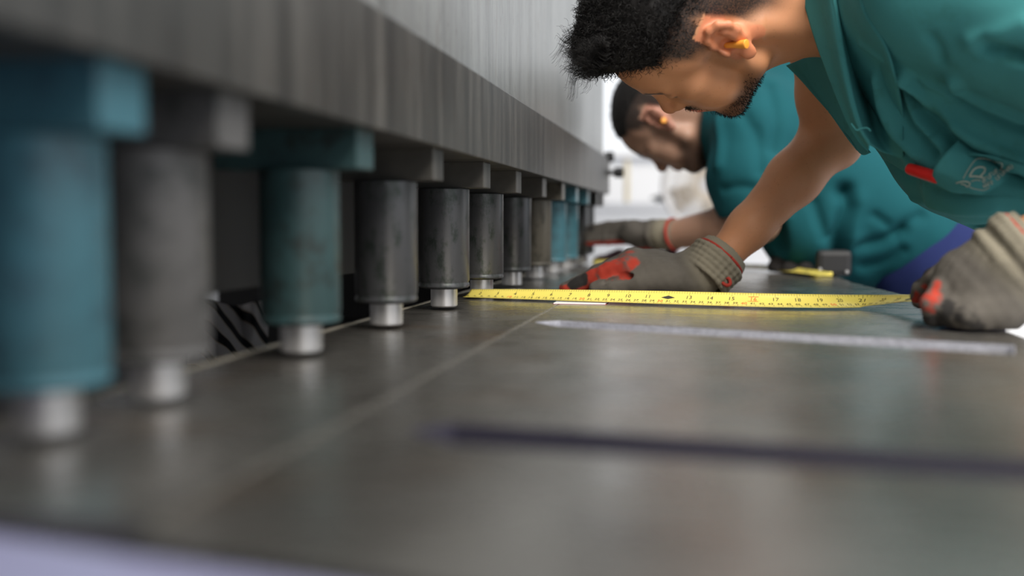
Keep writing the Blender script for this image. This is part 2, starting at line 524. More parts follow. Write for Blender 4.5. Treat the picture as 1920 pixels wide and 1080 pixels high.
def round_loop(P):
    """smooth rounded end at the middle point of a five-point slot outline"""
    P = [np.array(p) for p in P]
    e = catmull([P[1], P[2], P[3]], 13)
    return [P[0]] + list(e) + [P[4]]
cu = bpy.data.curves.new('front_plate', 'CURVE'); cu.dimensions = '2D'; cu.fill_mode = 'BOTH'
for pts in (OUT, round_loop(SL1), round_loop(SL2)):
    sp = cu.splines.new('POLY'); sp.points.add(len(pts) - 1); sp.use_cyclic_u = True
    for p, q in zip(sp.points, pts): p.co = (q[0], q[1], 0, 1)
cu.extrude = .006
tmp = bpy.data.objects.new('tmp', cu); COL.objects.link(tmp); bpy.context.view_layer.update()
me = bpy.data.meshes.new_from_object(tmp.evaluated_get(bpy.context.evaluated_depsgraph_get()))
bpy.data.objects.remove(tmp)
plate = bpy.data.objects.new('front_plate', me); COL.objects.link(plate); plate.location = (0, 0, -.006)
me.materials.clear(); me.materials.append(m_table); setparent(plate, shear)
tag(plate, 'brown-grey steel table plate with two long hand slots')
def liner(loop, mat, label):
    L = np.array(round_loop(loop)); n = len(L)
    c = L.mean(0); L = c + (L - c) * .9985
    V = [(*p, -.0006) for p in L] + [(*p, -.035) for p in L]
    Fc = [(i, (i + 1) % n, n + (i + 1) % n, n + i) for i in range(n)] + [tuple(range(n, 2 * n))]
    o = mesh_obj('slot_liner', V, Fc, mat, plate, smooth=False)
    m = o.modifiers.new('t', 'SOLIDIFY'); m.thickness = .002; m.offset = 1
    return tag(o, label)
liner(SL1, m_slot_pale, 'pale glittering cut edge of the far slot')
liner(SL2, m_slot_shaded, 'near slot edge with its shade coloured in dark blue')
box('table_frame', (-.33, .42, FL), (.19, 2.42, -.061), m_frame, shear, .004)
# slanted pale end piece below the near table end
_e = [(-.55, .345), (.16, .212), (.10, .05), (-.55, .12)]
bm = bmesh.new()
_t = [bm.verts.new((x, y - .003, -.0015)) for x, y in _e]; _u = [bm.verts.new((x, y - .003, -.06)) for x, y in _e]
bm.faces.new(_t); bm.faces.new(_u[::-1])
for i in range(4): bm.faces.new((_t[i], _u[i], _u[(i + 1) % 4], _t[(i + 1) % 4]))
bmesh.ops.recalc_face_normals(bm, faces=bm.faces)
tag(bm_obj('end_guard', bm, m_lav, shear, bevel=.002), 'pale lavender guard at the near table end')
box('guard_leg', (-.52, .14, FL), (-.47, .30, -.061), m_lav, shear, .003)

PY = [.405, .500, .700, .902, 1.112, 1.306, 1.517, 1.720, 1.906, 2.087, 2.270, 2.385]
PM = [m_blue, m_gpale, m_teal, m_grey, m_grey, m_grey, m_grey, m_gbrown, m_blue, m_blue, m_grey, m_dark]
BM_ = [m_blue, m_gpale, m_teal, m_beam, m_beam, m_beam, m_beam, m_gbrown, m_blue, m_blue, m_grey, m_grey]
PN = ['blue painted', 'pale grey', 'dark teal', None, None, None, None, 'brown stained', 'blue painted', 'blue painted', None, None]
PX = -.300
for i, y in enumerate(PY):
    sh = (-.016, -.008)[i] if i < 2 else 0.0
    b = box('clamp_block', (-.362, y - .012 + sh, .1395), (-.25, y + .024 + sh, .1692), BM_[i], shear, .0012)
    r = .0295
    p = lathe('piston_body', [(0, .1392), (r - .0015, .1392), (r, .1380), (r, .034), (r - .001, .0325), (r - .001, .0315), (r, .030), (r, .0275), (r - .0015, .026), (.012, .026), (0, .026)], PM[i], shear, (PX, y, 0), n=48)
    if PN[i]: tag(p, PN[i] + ' hold-down piston body'); tag(b, PN[i] + ' clamp block')
    tz = .0035
    lathe('piston_tip', [(0, .030), (.0155, .030), (.0155, tz + .0015), (.014, tz), (0, tz)], m_tip, p, (PX, y, 0), n=40)
    lathe('seal_ring', [(.0156, .0262), (.0215, .0262), (.0215, .0245), (.0156, .0245)], m_black, p, (PX, y, 0), n=40)
for px, py, L in ((1146, 296, .03), (1152, 325, .045)):
    q = at(px, py, Y=2.46)
    lathe('end_knob', [(0, -.06), (.006, -.06), (.006, L - .022), (.012, L - .022), (.013, L - .004), (.010, L), (0, L)], m_black, shear, (q[0] - .02, 2.425, q[2]), n=20, axis='X')
tube('light_slit_tube', [at(136, 690, X=-.395) + np.array([0, 0, .05]), at(135, 700, X=-.395), at(131, 768, X=-.395)], .0016, m_lav, shear)  # added pale tube stands in for a slit of light behind the pistons

# striped cloth on the scrap tray behind the blade
tray = tag(box('scrap_tray', (-1.15, .45, -.16), (-.46, 2.3, -.13), m_dark, None, .002), 'dark steel scrap tray behind the shear blade', 'tray')
for y in (.6, 2.1):
    box('tray_leg', (-.85, y, FL), (-.80, y + .05, -.16), m_dark, tray, .002)
def stripe_mat():
    t = NT('striped_cloth'); v = t.coords((1, 1, 1))
    w = t.n('ShaderNodeTexWave', Scale=9, Distortion=1.6, bands_direction='DIAGONAL'); t.l(v, w.inputs['Vector'])
    col = t.ramp(w.outputs['Fac'], [(.22, (.012, .014, .022)), (.30, (.45, .30, .20)), (.40, (.88, .85, .83)), (1, (.92, .88, .90))])
    return t.set(Base_Color=col, Roughness=.8)
g = []
for i in range(7):
    g.append([at(352 + 25 * i, 712 - 24 * j - 6 * math.sin(i * 1.3), X=-.62 - .022 * j + .016 * math.sin(i * 2.0 + j * .7) - (.03 if i in (0, 6) else 0)) for j in range(7)])
zmin = min(p[2] for r_ in g for p in r_)
for r_ in g:
    for p in r_: p[2] = max(p[2], -.126)
tag(cloth_patch('striped_cloth', g, 60, 60, stripe_mat(), None, .003), 'crumpled black and white striped cloth behind the pistons', 'cloth')
# ------------------------------------------------------------------ people
m_skin1 = skin('skin_tan', (.63, .305, .16), (.49, .21, .098))
m_skin2 = skin('skin_brown', (.42, .25, .18), (.31, .175, .12))
m_hair = plain('black_hair', (.009, .008, .008), .55, 0, .3)
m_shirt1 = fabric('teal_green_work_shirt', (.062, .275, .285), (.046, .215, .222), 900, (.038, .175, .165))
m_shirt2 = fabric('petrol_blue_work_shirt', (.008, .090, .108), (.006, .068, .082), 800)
m_jeans = fabric('dark_blue_jeans', (.012, .020, .085), (.020, .030, .12), 700)
m_shoe = plain('black_leather', (.015, .014, .014), .5)
m_knit = knit('grey_knit_glove', (.155, .140, .120), (.085, .077, .068))
m_knit2 = knit('dark_grey_knit_glove', (.11, .10, .088), (.060, .054, .048))
m_redtrim = fabric('red_binding', (.42, .05, .035), (.30, .035, .025), 500)
m_plug = plain('orange_foam', (.95, .38, .05), .45)

class Frame:
    def __init__(s, R, T): s.R = np.array(R, float); s.T = np.array(T, float)
    def p(s, r, f, u): return s.R @ np.array([r, f, u]) + s.T
    def inv(s, P): return (P - s.T) @ s.R

def orth(R):
    u, _, v = np.linalg.svd(np.array(R)); return u @ v

def head_sdf(F, H, nose=.0):
    """skull, face, ears; head frame: r right, f forward, u up, origin between the ear canals (metres)"""
    p = H.p; R = H.R
    e = lambda c, r, k=.012, op='u', Rl=None: F.ell(p(*c), r, R if Rl is None else R @ Rl, k, op)
    c = lambda a, b, ra, rb, k=.012, op='u': F.cone(p(*a), p(*b), ra, rb, k, op)
    e((0, .003, .045), (.075, .097, .086))
    e((0, -.03, .02), (.066, .062, .062), .02)
    e((0, .050, .045), (.062, .050, .056), .02)           # forehead
    e((0, .046, -.008), (.060, .052, .062), .02)          # mid face
    e((0, .060, -.042), (.036, .040, .036), .018)         # mouth barrel
    e((0, .072, -.077), (.023, .019, .017), .014)         # chin
    e((0, .032, -.052), (.047, .047, .030), .02)          # floor of the mouth
    for s in (-1, 1):
        c((s * .060, .008, -.008), (s * .053, .010, -.054), .015, .014, .014)
        c((s * .053, .010, -.054), (s * .016, .072, -.079), .0145, .0145, .014)
        e((s * .049, .060, .000), (.019, .021, .014), .014)      # cheek bone
        e((s * .040, .055, -.030), (.022, .025, .028), .016)     # cheek
        c((s * .044, .078, .030), (s * .010, .094, .031), .0085, .0095, .012)  # brow ridge
        e((s * .066, .022, .045), (.012, .028, .026), .02)       # temple
    for s in (-1, 1):
        e((s * .032, .100, .014), (.016, .016, .011), .014, 's')   # eye socket
        e((s * .032, .0805, .014), (.0145, .0125, .0110), .004)    # eyeball under the lid
        c((s * .044, .0835, .010), (s * .021, .0865, .010), .0022, .0022, .003)   # lower lid
        c((s * .046, .084, .016), (s * .020, .0885, .017), .0026, .0026, .003)    # upper lid fold
    c((0, .090, .026), (0, .1075 + nose, -.008), .0085, .0105, .010)
    e((0, .1085 + nose, -.011), (.0115, .0105, .0105), .006)
    for s in (-1, 1):
        e((s * .0125, .0985, -.0145), (.0075, .0105, .0085), .006)
        e((s * .0062, .1065, -.0215), (.0034, .0055, .004), .003, 's')
    c((-.020, .0875, -.0395), (0, .0985, -.0375), .0040, .0058, .006)
    c((.020, .0875, -.0395), (0, .0985, -.0375), .0040, .0058, .006)
    c((-.019, .0865, -.0450), (0, .0955, -.0490), .0045, .0066, .006)
    c((.019, .0865, -.0450), (0, .0955, -.0490), .0045, .0066, .006)
    c((-.022, .0955, -.0425), (.022, .0955, -.0425), .0012, .0012, .003, 's')
    c((-.012, .098, -.0585), (.012, .098, -.0585), .005, .005, .008, 's')
    # ears
    for s in (-1, 1):
        b = lambda f, u, o=0.0: p(s * (.0735 + o), f, u)
        hel = [(f_ * .86, u_ * .94, o_ * .78) for f_, u_, o_ in [(.007, .006, .004), (.010, .018, .007), (.004, .029, .010), (-.008, .034, .013), (-.020, .030, .016), (-.026, .018, .017), (-.025, .004, .015), (-.019, -.010, .011), (-.010, -.020, .008)]]
        F.ell(p(s * .077, -.008, .004), (.0045, .017, .028), R @ orth([[1, 0, 0], [0, 1, .0], [0, 0, 1]]), .006)
        F.cone(b(-.004, .0), b(-.018, .004, .010), .010, .006, .006)
        F.chain([b(f, u, o) for f, u, o in hel], [.0035, .0040, .0044, .0046, .0046, .0044, .0040, .0040, .0045], .0035)
        F.ell(b(-.003, -.027, .006), (.0045, .0085, .0095), R, .006)                      # lobe
        F.chain([b(-.006, .024, .010), b(-.014, .015, .012), b(-.014, .002, .011), b(-.009, -.012, .008)], [.003, .0036, .0036, .003], .004)  # antihelix
        F.ell(b(.000, .001, .009), (.009, .0085, .011), R, .004, 's')                      # concha
        F.ell(b(-.004, .022, .0125), (.004, .006, .006), R, .003, 's')
        F.ell(b(.0095, -.002, .006), (.0045, .0038, .007), R, .004)                        # tragus

def head_marks(o, V, H, beard=True, fade=True, hairline=.0):
    """stubble, scalp shade and lips as pigment on the skin"""
    L = H.inv(V); r, f, u = L[:, 0], L[:, 1], L[:, 2]; ar = np.abs(r)
    near = np.linalg.norm(L - np.array([0, .0, .02]), axis=1) < .17
    wob = .003 * vnoise(L, 160, 3)
    # hair line: rises from the nape over the ear to the temple and forehead
    line = np.interp(f + wob, [-.12, -.06, -.035, -.022, -.010, .012, .030, .042, .055, .066, .075, .088, .12],
                     [-.052, -.048, -.025, .022, .036, .006, .016, .040, .052, .058, .074, .084, .090]) + hairline
    hair = smooth01(u + wob, line - .004, line + (.030 if fade else .008))
    earz = (ar > .0745) & (f < .009) & (f > -.04) & (u < .045)
    hair = np.where(earz, 0, hair) * near
    st = hair
    if beard:
        jl = np.interp(f, [-.01, .02, .05, .075, .11], [-.020, -.036, -.052, -.056, -.057])
        bd = smooth01(-(u + wob), -jl - .006, -jl + .016) * smooth01(f, .000, .032) * smooth01(-u, -.5, .2)
        neckfade = smooth01(u + f * .25, -.098, -.076)
        bd = bd * neckfade
        chin = np.exp(-(((r / .030) ** 2) + ((f - .078) / .030) ** 2 + ((u + .078) / .024) ** 2) ** 1.5)
        mous = np.exp(-(((r / .030) ** 4) + ((f - .095) / .018) ** 4 + ((u + .0285) / .0075) ** 4))
        side = np.exp(-(((ar - .022) / .007) ** 2 + ((u + .045) / .018) ** 2)) * (f > .06)
        side2 = smooth01(f, .004, .012) * smooth01(-f, -.034, -.024) * smooth01(u, -.04, -.02) * smooth01(-u, -.03, -.01) * .35
        st = np.maximum.reduce([st, bd * .78 * (f > .0), chin * 1.0, mous * .95, side * .7, side2]) * near
    L2 = np.stack([ar, np.zeros(len(V)), u], 1); front = near * (f > .055)
    p2 = lambda P: poly_dist(L2, [np.array([x, 0, y]) for x, y in P])
    brow = (1 - smooth01(p2([(.010, .029), (.028, .0355), (.048, .030)]) + .001 * vnoise(L, 700, 8), .0028, .0062)) * front
    brow = np.maximum(brow, .95 * (1 - smooth01(p2([(.019, .0085), (.032, .0060), (.046, .0095)]), .0010, .0024)) * front)
    st = np.maximum(st, brow * .9)
    lip = np.zeros(len(V))
    for z in (-.0385, -.0480):
        lip = np.maximum(lip, (1 - smooth01(p2([(0, z), (.010, z + (-.042 - z) * .25), (.021, -.0425)]), .0036, .0056)) * front)
    st = st * (1 - .8 * lip)
    er = near * (ar > .072) * (f < .012) * (f > -.04) * (u > -.04) * (u < .042)
    lip = np.maximum(lip, er * .45)
    lip = np.maximum(lip, .35 * np.exp(-(((r) / .016) ** 2 + ((f - .11) / .014) ** 2 + ((u + .013) / .014) ** 2)))
    paint(o, 'stubble', np.clip(st, 0, 1)); paint(o, 'lip', np.clip(lip, 0, 1))

def strands(name, roots, dirs, lens, rad, mat, parent, curl=.0, grav=(0, 0, 0), seg=6, seed=1, curlf=220, colr=None):
    """tapered hair tubes"""
    r = np.random.default_rng(seed); n = len(roots); V = np.zeros((n, seg + 1, 3, 3)); pos = roots.copy(); d = dirs.copy()
    ph = r.uniform(0, 6.3, n); ax = r.normal(size=(n, 3)); ax /= np.linalg.norm(ax, axis=1)[:, None]
    grav = np.array(grav)
    for k in range(seg + 1):
        d = d / np.linalg.norm(d, axis=1)[:, None]
        s = np.cross(d, ax); s /= np.linalg.norm(s, axis=1)[:, None] + 1e-9; t = np.cross(d, s)
        rr = rad * (1 - .75 * k / seg)
        for j in range(3):
            a = 2.094 * j
            V[:, k, j] = pos + rr * (s * math.cos(a) + t * math.sin(a))
        st = (lens / seg)[:, None]
        pos = pos + d * st
        turn = curl * (s * np.cos(ph + k * 1.1)[:, None] + t * np.sin(ph + k * 1.1)[:, None])
        d = d + turn + grav / seg
    idx = np.arange(n)[:, None] * (seg + 1) * 3
    Q = []
    for k in range(seg):
        for j in range(3):
            j2 = (j + 1) % 3
            Q.append(np.stack([idx[:, 0] + k * 3 + j, idx[:, 0] + k * 3 + j2, idx[:, 0] + (k + 1) * 3 + j2, idx[:, 0] + (k + 1) * 3 + j], 1))
    return fast_mesh(name, V.reshape(-1, 3), np.vstack(Q), mat, parent)

def glove(name, fingers, palm, cuff, mat, parent, coat, dirt_shade, step=.0015, extra=None, pad=.03):
    """fingers: list of (points, radii); palm: list of (centre, radii, R) ; cuff: (points, radii)"""
    allp = np.vstack([np.array(f[0]) for f in fingers] + [np.array(cuff[0])] + [np.array([p[0]]) for p in palm])
    lo = allp.min(0) - pad - .02; hi = allp.max(0) + pad + .02
    F = Field(*[np.arange(lo[i], hi[i], step) for i in range(3)])
    for c, r, R in palm: F.ell(c, r, R, .014)
    F.chain(cuff[0], cuff[1], .012)
    for pts, rad in fingers:
        G = np.array(pts)
        F.chain(G, rad, .0045)
    if extra: extra(F)
    V, Q = F.mesh(); V = relax(V, Q, 1, .4)
    N = normals(V, Q)
    V = V + N * (.0007 * vnoise(V, 420, 5) + .0011 * vnoise(V, 150, 6))[:, None]
    o = fast_mesh(name, V, Q, mat, parent)
    def blobs(B):
        m = np.zeros(len(V))
        for b in B:
            P, rad = np.array(b[0]), b[1]
            dd = poly_dist(V, P) if len(P) > 1 else np.linalg.norm(V - P[0], axis=1)
            w = 1 - smooth01(dd + .0022 * vnoise(V, 330, 9) + .0012 * vnoise(V, 900, 10), rad * .82, rad * 1.05)
            if len(b) > 2:
                nd = np.array(b[2]); nd = nd / np.linalg.norm(nd); w = w * smooth01(N @ nd, b[3] - .15, b[3] + .15)
            m = np.maximum(m, w)
        return m
    paint(o, 'coat', blobs(coat)); paint(o, 'dirt_shade', blobs(dirt_shade))
    cu = np.array(cuff[0]); ax = cu[-1] - cu[0]; tt = (V - cu[0]) @ ax / (ax @ ax)
    paint(o, 'cuff', smooth01(tt, .15, .7) * .8)
    return o

# ================================================================== first worker (nearer)
H1 = Frame(orth([[-0.2798, -0.5055, -0.8162], [0.7963, 0.3527, -0.4914], [0.5363, -0.7875, 0.3038]]), (-.0060, 1.2475, .3410))
_c, _s2 = math.cos(math.radians(3.5)), math.sin(math.radians(3.5))
H1.R = np.stack([H1.R[:, 0] * _c + H1.R[:, 1] * _s2, H1.R[:, 1] * _c - H1.R[:, 0] * _s2, H1.R[:, 2]], 1)
W1 = tag(empty('person', (.70, 1.25, FL)), 'nearer worker in teal green work shirt with short beard bending over the table', 'person')
NB1 = at(1575, -8, Y=1.26)                      # base of the neck
ELB1 = at(1558, 258, Y=1.47); WR1 = at(1338, 500, Y=1.405); SHR1 = at(1556, 70, Y=1.41)
SHL1 = np.array([.235, 1.07, .345]); ELL1 = np.array([.475, .945, .175]); WRL1 = at(1912, 470, Y=1.0)
HIP1 = np.array([.68, 1.25, .13])
Fb = Field(grid_axis(-.16, .86, .007, [(-.13, .12, .0021), (.12, .24, .0042)]), grid_axis(.88, 1.56, .007, [(1.12, 1.36, .0021), (1.36, 1.5, .0045)]), grid_axis(-.05, .56, .007, [(.215, .485, .0021), (.02, .215, .0045)]))
head_sdf(Fb, H1)
nk0 = H1.p(0, -.022, -.015); nk1 = H1.p(0, .012, -.055)
Fb.cone(nk0, NB1, .056, .060, .02)
Fb.cone(nk1, NB1 + np.array([.0, .01, -.005]), .034, .046, .025)
Fb.cone(H1.p(-.058, -.022, -.012), NB1 + np.array([.0, -.02, -.042]), .011, .013, .018)
Fb.cone(H1.p(.058, -.022, -.012), NB1 + np.array([.0, .05, -.02]), .011, .014, .018)
Fb.cone(NB1 + np.array([.10, 0, -.05]), HIP1, .085, .12, .03)
for dy in (-.06, .06):
    Fb.cone(NB1 + np.array([.13, dy * .8, -.06]), HIP1 + np.array([0, dy * .8, 0]), .075, .105, .03)
Fb.cone(NB1 + np.array([.03, 0, -.01]), SHR1, .06, .055, .03); Fb.cone(NB1 + np.array([.07, 0, -.02]), SHL1 + np.array([.04, .02, -.02]), .045, .04, .03)
# upper arms and forearms
Fb.chain([SHR1, SHR1 * .45 + ELB1 * .55, ELB1], [.050, .043, .039], .02)
mid = ELB1 * .68 + WR1 * .32
Fb.chain([ELB1, mid, ELB1 * .3 + WR1 * .7, WR1, WR1 + (WR1 - ELB1) * .06], [.039, .0365, .0285, .0235, .022], .016)
Fb.ell(ELB1 + np.array([.014, .0, -.016]), (.022, .024, .022), None, .02)
Fb.chain([SHL1 + np.array([.03, .01, -.01]), SHL1 * .45 + ELL1 * .55, ELL1], [.046, .045, .041], .02)
Fb.chain([ELL1, ELL1 * .65 + WRL1 * .35, WRL1], [.041, .041, .027], .016)
V, Q = Fb.mesh(); V = relax(V, Q, 1, .35)
body1 = fast_mesh('body', V, Q, m_skin1, W1)
head_marks(body1, V, H1); B1V, B1Q = V, Q
del Fb

# scalp hair: a dense cap with curls on top, cropped at the sides
def hair_cap(H, parent, name, lo_line, thick, step=.0022, seed=4, fore=True):
    c = H.p(0, 0, .05)
    F = Field(*[np.arange(c[i] - .16, c[i] + .16, step) for i in range(3)])
    F.ell(H.p(0, .004, .050), (.0765 + thick * .22, .097 + thick * .55, .087 + thick), H.R, 0)
    if fore:
        F.ell(H.p(0, .072, .108), (.050, .028, .024), H.R, .03)
    # keep only above the hair line: cut with planes / blobs
    F.ell(H.p(0, .115, .0), (.125, .086, .106 if fore else .098), H.R, .010, 's')
    F.ell(H.p(0, .0, -.075), (.15, .16, .105), H.R, .012, 's')
    for s in (-1, 1):
        F.ell(H.p(s * .092, .015, .028), (.026, .05, .042), H.R, .02, 's'); F.ell(H.p(s * .090, -.018, .035), (.028, .045, .040), H.R, .02, 's')
    V, Q = F.mesh(); V = relax(V, Q, 1, .5); N = normals(V, Q)
    L = H.inv(V); d = .0040 * vnoise(L, 80, seed) + .0015 * vnoise(L, 260, seed + 1) + .0008 * vnoise(L, 520, seed + 2)
    V = V + N * (d * (1 if fore else .35))[:, None]
    return fast_mesh(name, V, Q, m_hair, parent)
def scalp_roots(V, Q, H, n, fn, seed):
    r = np.random.default_rng(seed); N = normals(V, Q); L = H.inv(V); w = fn(L, N @ H.R)
    idx = np.flatnonzero(w > 0); pr = w[idx] / w[idx].sum(); pick = r.choice(idx, n, p=pr)
    return V[pick] + r.normal(scale=.0012, size=(n, 3)), N[pick], L[pick]
cap1 = hair_cap(H1, W1, 'hair', .0, .017)
cv = np.array([v.co for v in cap1.data.vertices]); cq = np.array([p.vertices for p in cap1.data.polygons])
hp, hn, hl = scalp_roots(cv, cq, H1, 7500, lambda L, N: (L[:, 2] > .055) * (.6 + (L[:, 1] > .02) * .5), 3)
fwd = H1.R[:, 1]; upv = H1.R[:, 2]
dr = hn * .28 + upv * .15 + np.cross(hn, rng.normal(size=hn.shape)) * .7
strands('curl', hp, dr, rng.uniform(.012, .024, len(hp)), .00048, m_hair, cap1, curl=.95, grav=(0, 0, -.05), seg=8, seed=5)
# forelock: loose curled locks hanging over the forehead
def locks(name, roots, dirs, nlock, per, length, mat, parent, seed, rad=.00042, spread=.0016, helix=.0055):
    r = np.random.default_rng(seed); seg = 16; PV, PQ = [], []; base = 0
    for i in range(nlock):
        d = dirs[i] / np.linalg.norm(dirs[i]); L = length * r.uniform(.6, 1.15); turns = r.uniform(1.2, 2.3); ph = r.uniform(0, 6.3); hx_ = helix * r.uniform(.7, 1.3)
        s1 = np.cross(d, r.normal(size=3)); s1 /= np.linalg.norm(s1); s2 = np.cross(d, s1); t = np.linspace(0, 1, seg + 1)
        droop = np.array([-.10, 0, -1.0]) * L * .45 * r.uniform(.5, 1.3)
        core = roots[i] + d * (L * t)[:, None] + droop * (t ** 2)[:, None] + hx_ * np.minimum(1, t * 2.2)[:, None] * (s1 * np.cos(ph + 6.28 * turns * t)[:, None] + s2 * np.sin(ph + 6.28 * turns * t)[:, None])
        for j in range(per):
            o = r.normal(scale=spread, size=3); k = .75 + .5 * r.random()
            P = core + o * (1 + 1.2 * t)[:, None] + r.normal(scale=.0004, size=(seg + 1, 3)).cumsum(0) * .6
            e = max(8, int(seg * k)) if k < 1 else seg
            for q in range(seg + 1):
                rr_ = rad * (1 - .7 * q / seg)
                for c_ in range(3):
                    a_ = 2.094 * c_; PV.append(P[min(q, e)] + rr_ * (s1 * math.cos(a_) + s2 * math.sin(a_)))
            for q in range(seg):
                for c_ in range(3):
                    c2 = (c_ + 1) % 3; PQ.append((base + q * 3 + c_, base + q * 3 + c2, base + q * 3 + 3 + c2, base + q * 3 + 3 + c_))
            base += (seg + 1) * 3
    return tag(fast_mesh(name, np.array(PV), np.array(PQ), mat, parent), kind='stuff')
r_ = np.random.default_rng(17); nl = 46
lr = r_.uniform(-.062, .045, nl); lu = r_.uniform(.104, .128, nl); lf = .092 - (lu - .104) * .9 - (lr / .08) ** 2 * .03
locks('forelock', [H1.p(a, b, c) for a, b, c in zip(lr, lf, lu)], [H1.R[:, 2] * .75 + H1.R[:, 1] * .25 + np.array([-.25, 0, .0]) + r_.normal(scale=.35, size=3) for _ in range(nl)], nl, 22, .036, m_hair, cap1, 18)
# cropped sides and beard
hp, hn, hl = scalp_roots(B1V, B1Q, H1, 3800, lambda L, N: ((L[:, 2] > .030) & (L[:, 1] < .075) & (np.abs(L[:, 0]) > .04) & (np.linalg.norm(L, axis=1) < .15) & ~((np.abs(L[:, 0]) > .0745) & (L[:, 2] < .045) & (L[:, 1] < .02) & (L[:, 1] > -.04))).astype(float) * np.clip((L[:, 2] - np.interp(L[:, 1], [-.1, -.03, -.01, .012, .03, .055, .075], [.0, .03, .040, .018, .026, .056, .075])) / .05, 0, 1), 21)
strands('cropped_side_hair', hp, hn * .5 - upv * .1 + H1.R[:, 1] * -.2 + rng.normal(scale=.35, size=hn.shape), .003 + .012 * np.clip((hl[:, 2] - .03) / .06, 0, 1), .00035, m_hair, cap1, curl=.25, seg=4, seed=22)
st = np.zeros(len(B1V), np.float32); body1.data.attributes['stubble'].data.foreach_get('value', st)
hp, hn, hl = scalp_roots(B1V, B1Q, H1, 3000, lambda L, N: ((L[:, 2] < -.022) & (L[:, 1] > .01) & (np.linalg.norm(L, axis=1) < .15)) * np.clip(st - .35, 0, 1) ** 1.5, 31)
strands('beard', hp, hn * .7 - upv * .6 + rng.normal(scale=.3, size=hn.shape), rng.uniform(.002, .0048, len(hp)), .00034, m_hair, W1, curl=.3, seg=4, seed=32)
def ear_plug(H, W, s=-1):
    a = H.p(s * .072, .002, .000); b = H.p(s * .094, -.013, -.012); ax = (b - a)
    return tag(tube('ear_plug', [a, a + ax * .35, a + ax * .62, b - ax * .04, b], [.0035, .0036, .0044, .0055, .0040], m_plug, W, n=16, seg=20), 'orange foam ear plug')
ear_plug(H1, W1)

# --- shirt
Fs = Field(grid_axis(.06, .88, .008, [(.06, .46, .0034)]), grid_axis(.84, 1.56, .008, [(.93, 1.45, .0034)]), grid_axis(-.02, .56, .008, [(.03, .46, .0034)]))
for dy, r0, r1 in ((0, .115, .15), (-.085, .095, .125), (.085, .095, .125)):
    Fs.cone((.235, 1.25 + dy, .335), (.68, 1.25 + dy * .8, .14), r0, r1, .03)
Fs.cone((.225, 1.08, .350), (.235, 1.39, .365), .078, .075, .04)                     # yoke
Fs.cone((.205, 1.18, .375), (.205, 1.33, .38), .055, .055, .04)
Fs.chain([(.235, 1.085, .34), (.36, 1.01, .265), (.47, .945, .185)], [.088, .084, .080], .02)   # near sleeve
Fs.chain([SHR1 + np.array([.03, 0, .02]), SHR1 + np.array([.02, 0, -.01])], [.062, .060], .02)                          # far sleeve
Fs.chain([(.245, 1.17, .235), (.30, 1.17, .185), (.40, 1.18, .165), (.55, 1.2, .12)], [.060, .075, .095, .12], .05)   # hanging front
Fs.chain([(.245, 1.28, .235), (.30, 1.28, .19), (.40, 1.28, .165), (.55, 1.28, .12)], [.060, .072, .09, .11], .05)
nd = (NB1 - nk0) / np.linalg.norm(NB1 - nk0)
Fs.cone(NB1 - nd * .10, NB1 + nd * .035, .078, .064, .012, 's')                       # neck opening
Fs.cone(NB1 + np.array([-.09, .02, -.05]), NB1 + np.array([-.015, .03, -.07]), .05, .03, .02, 's')   # open front below the throat
Fs.cone(SHR1 * .75 + ELB1 * .25, ELB1, .056, .062, .01, 's')
V, Q = Fs.mesh(); V = relax(V, Q, 2, .5); bvh = bvh_of(V, Q)
folds1 = [
    ([(1690, 165), (1745, 235), (1800, 285), (1860, 318), (1918, 342)], -.018, .0085),      # under the sleeve
    ([(1700, 150), (1755, 215), (1810, 258), (1865, 285), (1918, 305)], .006, .008),
    ([(1790, 150), (1800, 165), (1845, 190), (1918, 218)], .008, .008),
    ([(1795, 172), (1845, 205), (1918, 236)], -.006, .007),
    ([(1660, 140), (1672, 190), (1700, 245), (1745, 292)], -.014, .0075),
    ([(1645, 150), (1655, 200), (1680, 250), (1715, 288)], .006, .007),
    ([(1688, 172), (1702, 205), (1735, 248)], -.010, .006),
    ([(1695, 138), (1712, 165), (1728, 205)], .008, .0075),
    ([(1715, 150), (1735, 190), (1768, 232)], -.006, .006),
    ([(1850, 86), (1885, 96), (1918, 106)], -.009, .007),
    ([(1820, 78), (1860, 70), (1918, 45)], .004, .009),
    ([(1745, 70), (1760, 92), (1765, 115)], -.004, .006),
    ([(1650, 300), (1720, 345), (1800, 365), (1880, 350)], -.006, .008),
    ([(1640, 330), (1700, 365), (1780, 390), (1860, 392)], .004, .009),
    ([(1700, 385), (1780, 420), (1850, 430), (1900, 415)], -.006, .009),
    ([(1615, 82), (1690, 132), (1780, 178)], .0030, .0045),
    ([(1668, 255), (1690, 285), (1705, 300)], -.006, .006),
]
V = sculpt(V, Q, bvh, [(l_, a_ * 1.25, w_) for l_, a_, w_ in folds1])
N = normals(V, Q); V = V + N * (.0022 * vnoise(V, 38, 12) + .0011 * vnoise(V, 95, 13))[:, None]
shirt1 = fast_mesh('shirt', V, Q, m_shirt1, W1); bvh_s1 = bvh_of(V, Q); del Fs
def pts(*a): return [at(x, y, Y=Y) for x, y, Y in a]
def on(bvh, x, y, off=0.0, fallback=1.15):
    h = hit(bvh, x, y)
    if h is None: return at(x, y, Y=fallback)
    n = h[1]
    if n @ (CAM - h[0]) < 0: n = -n
    return h[0] + n * off

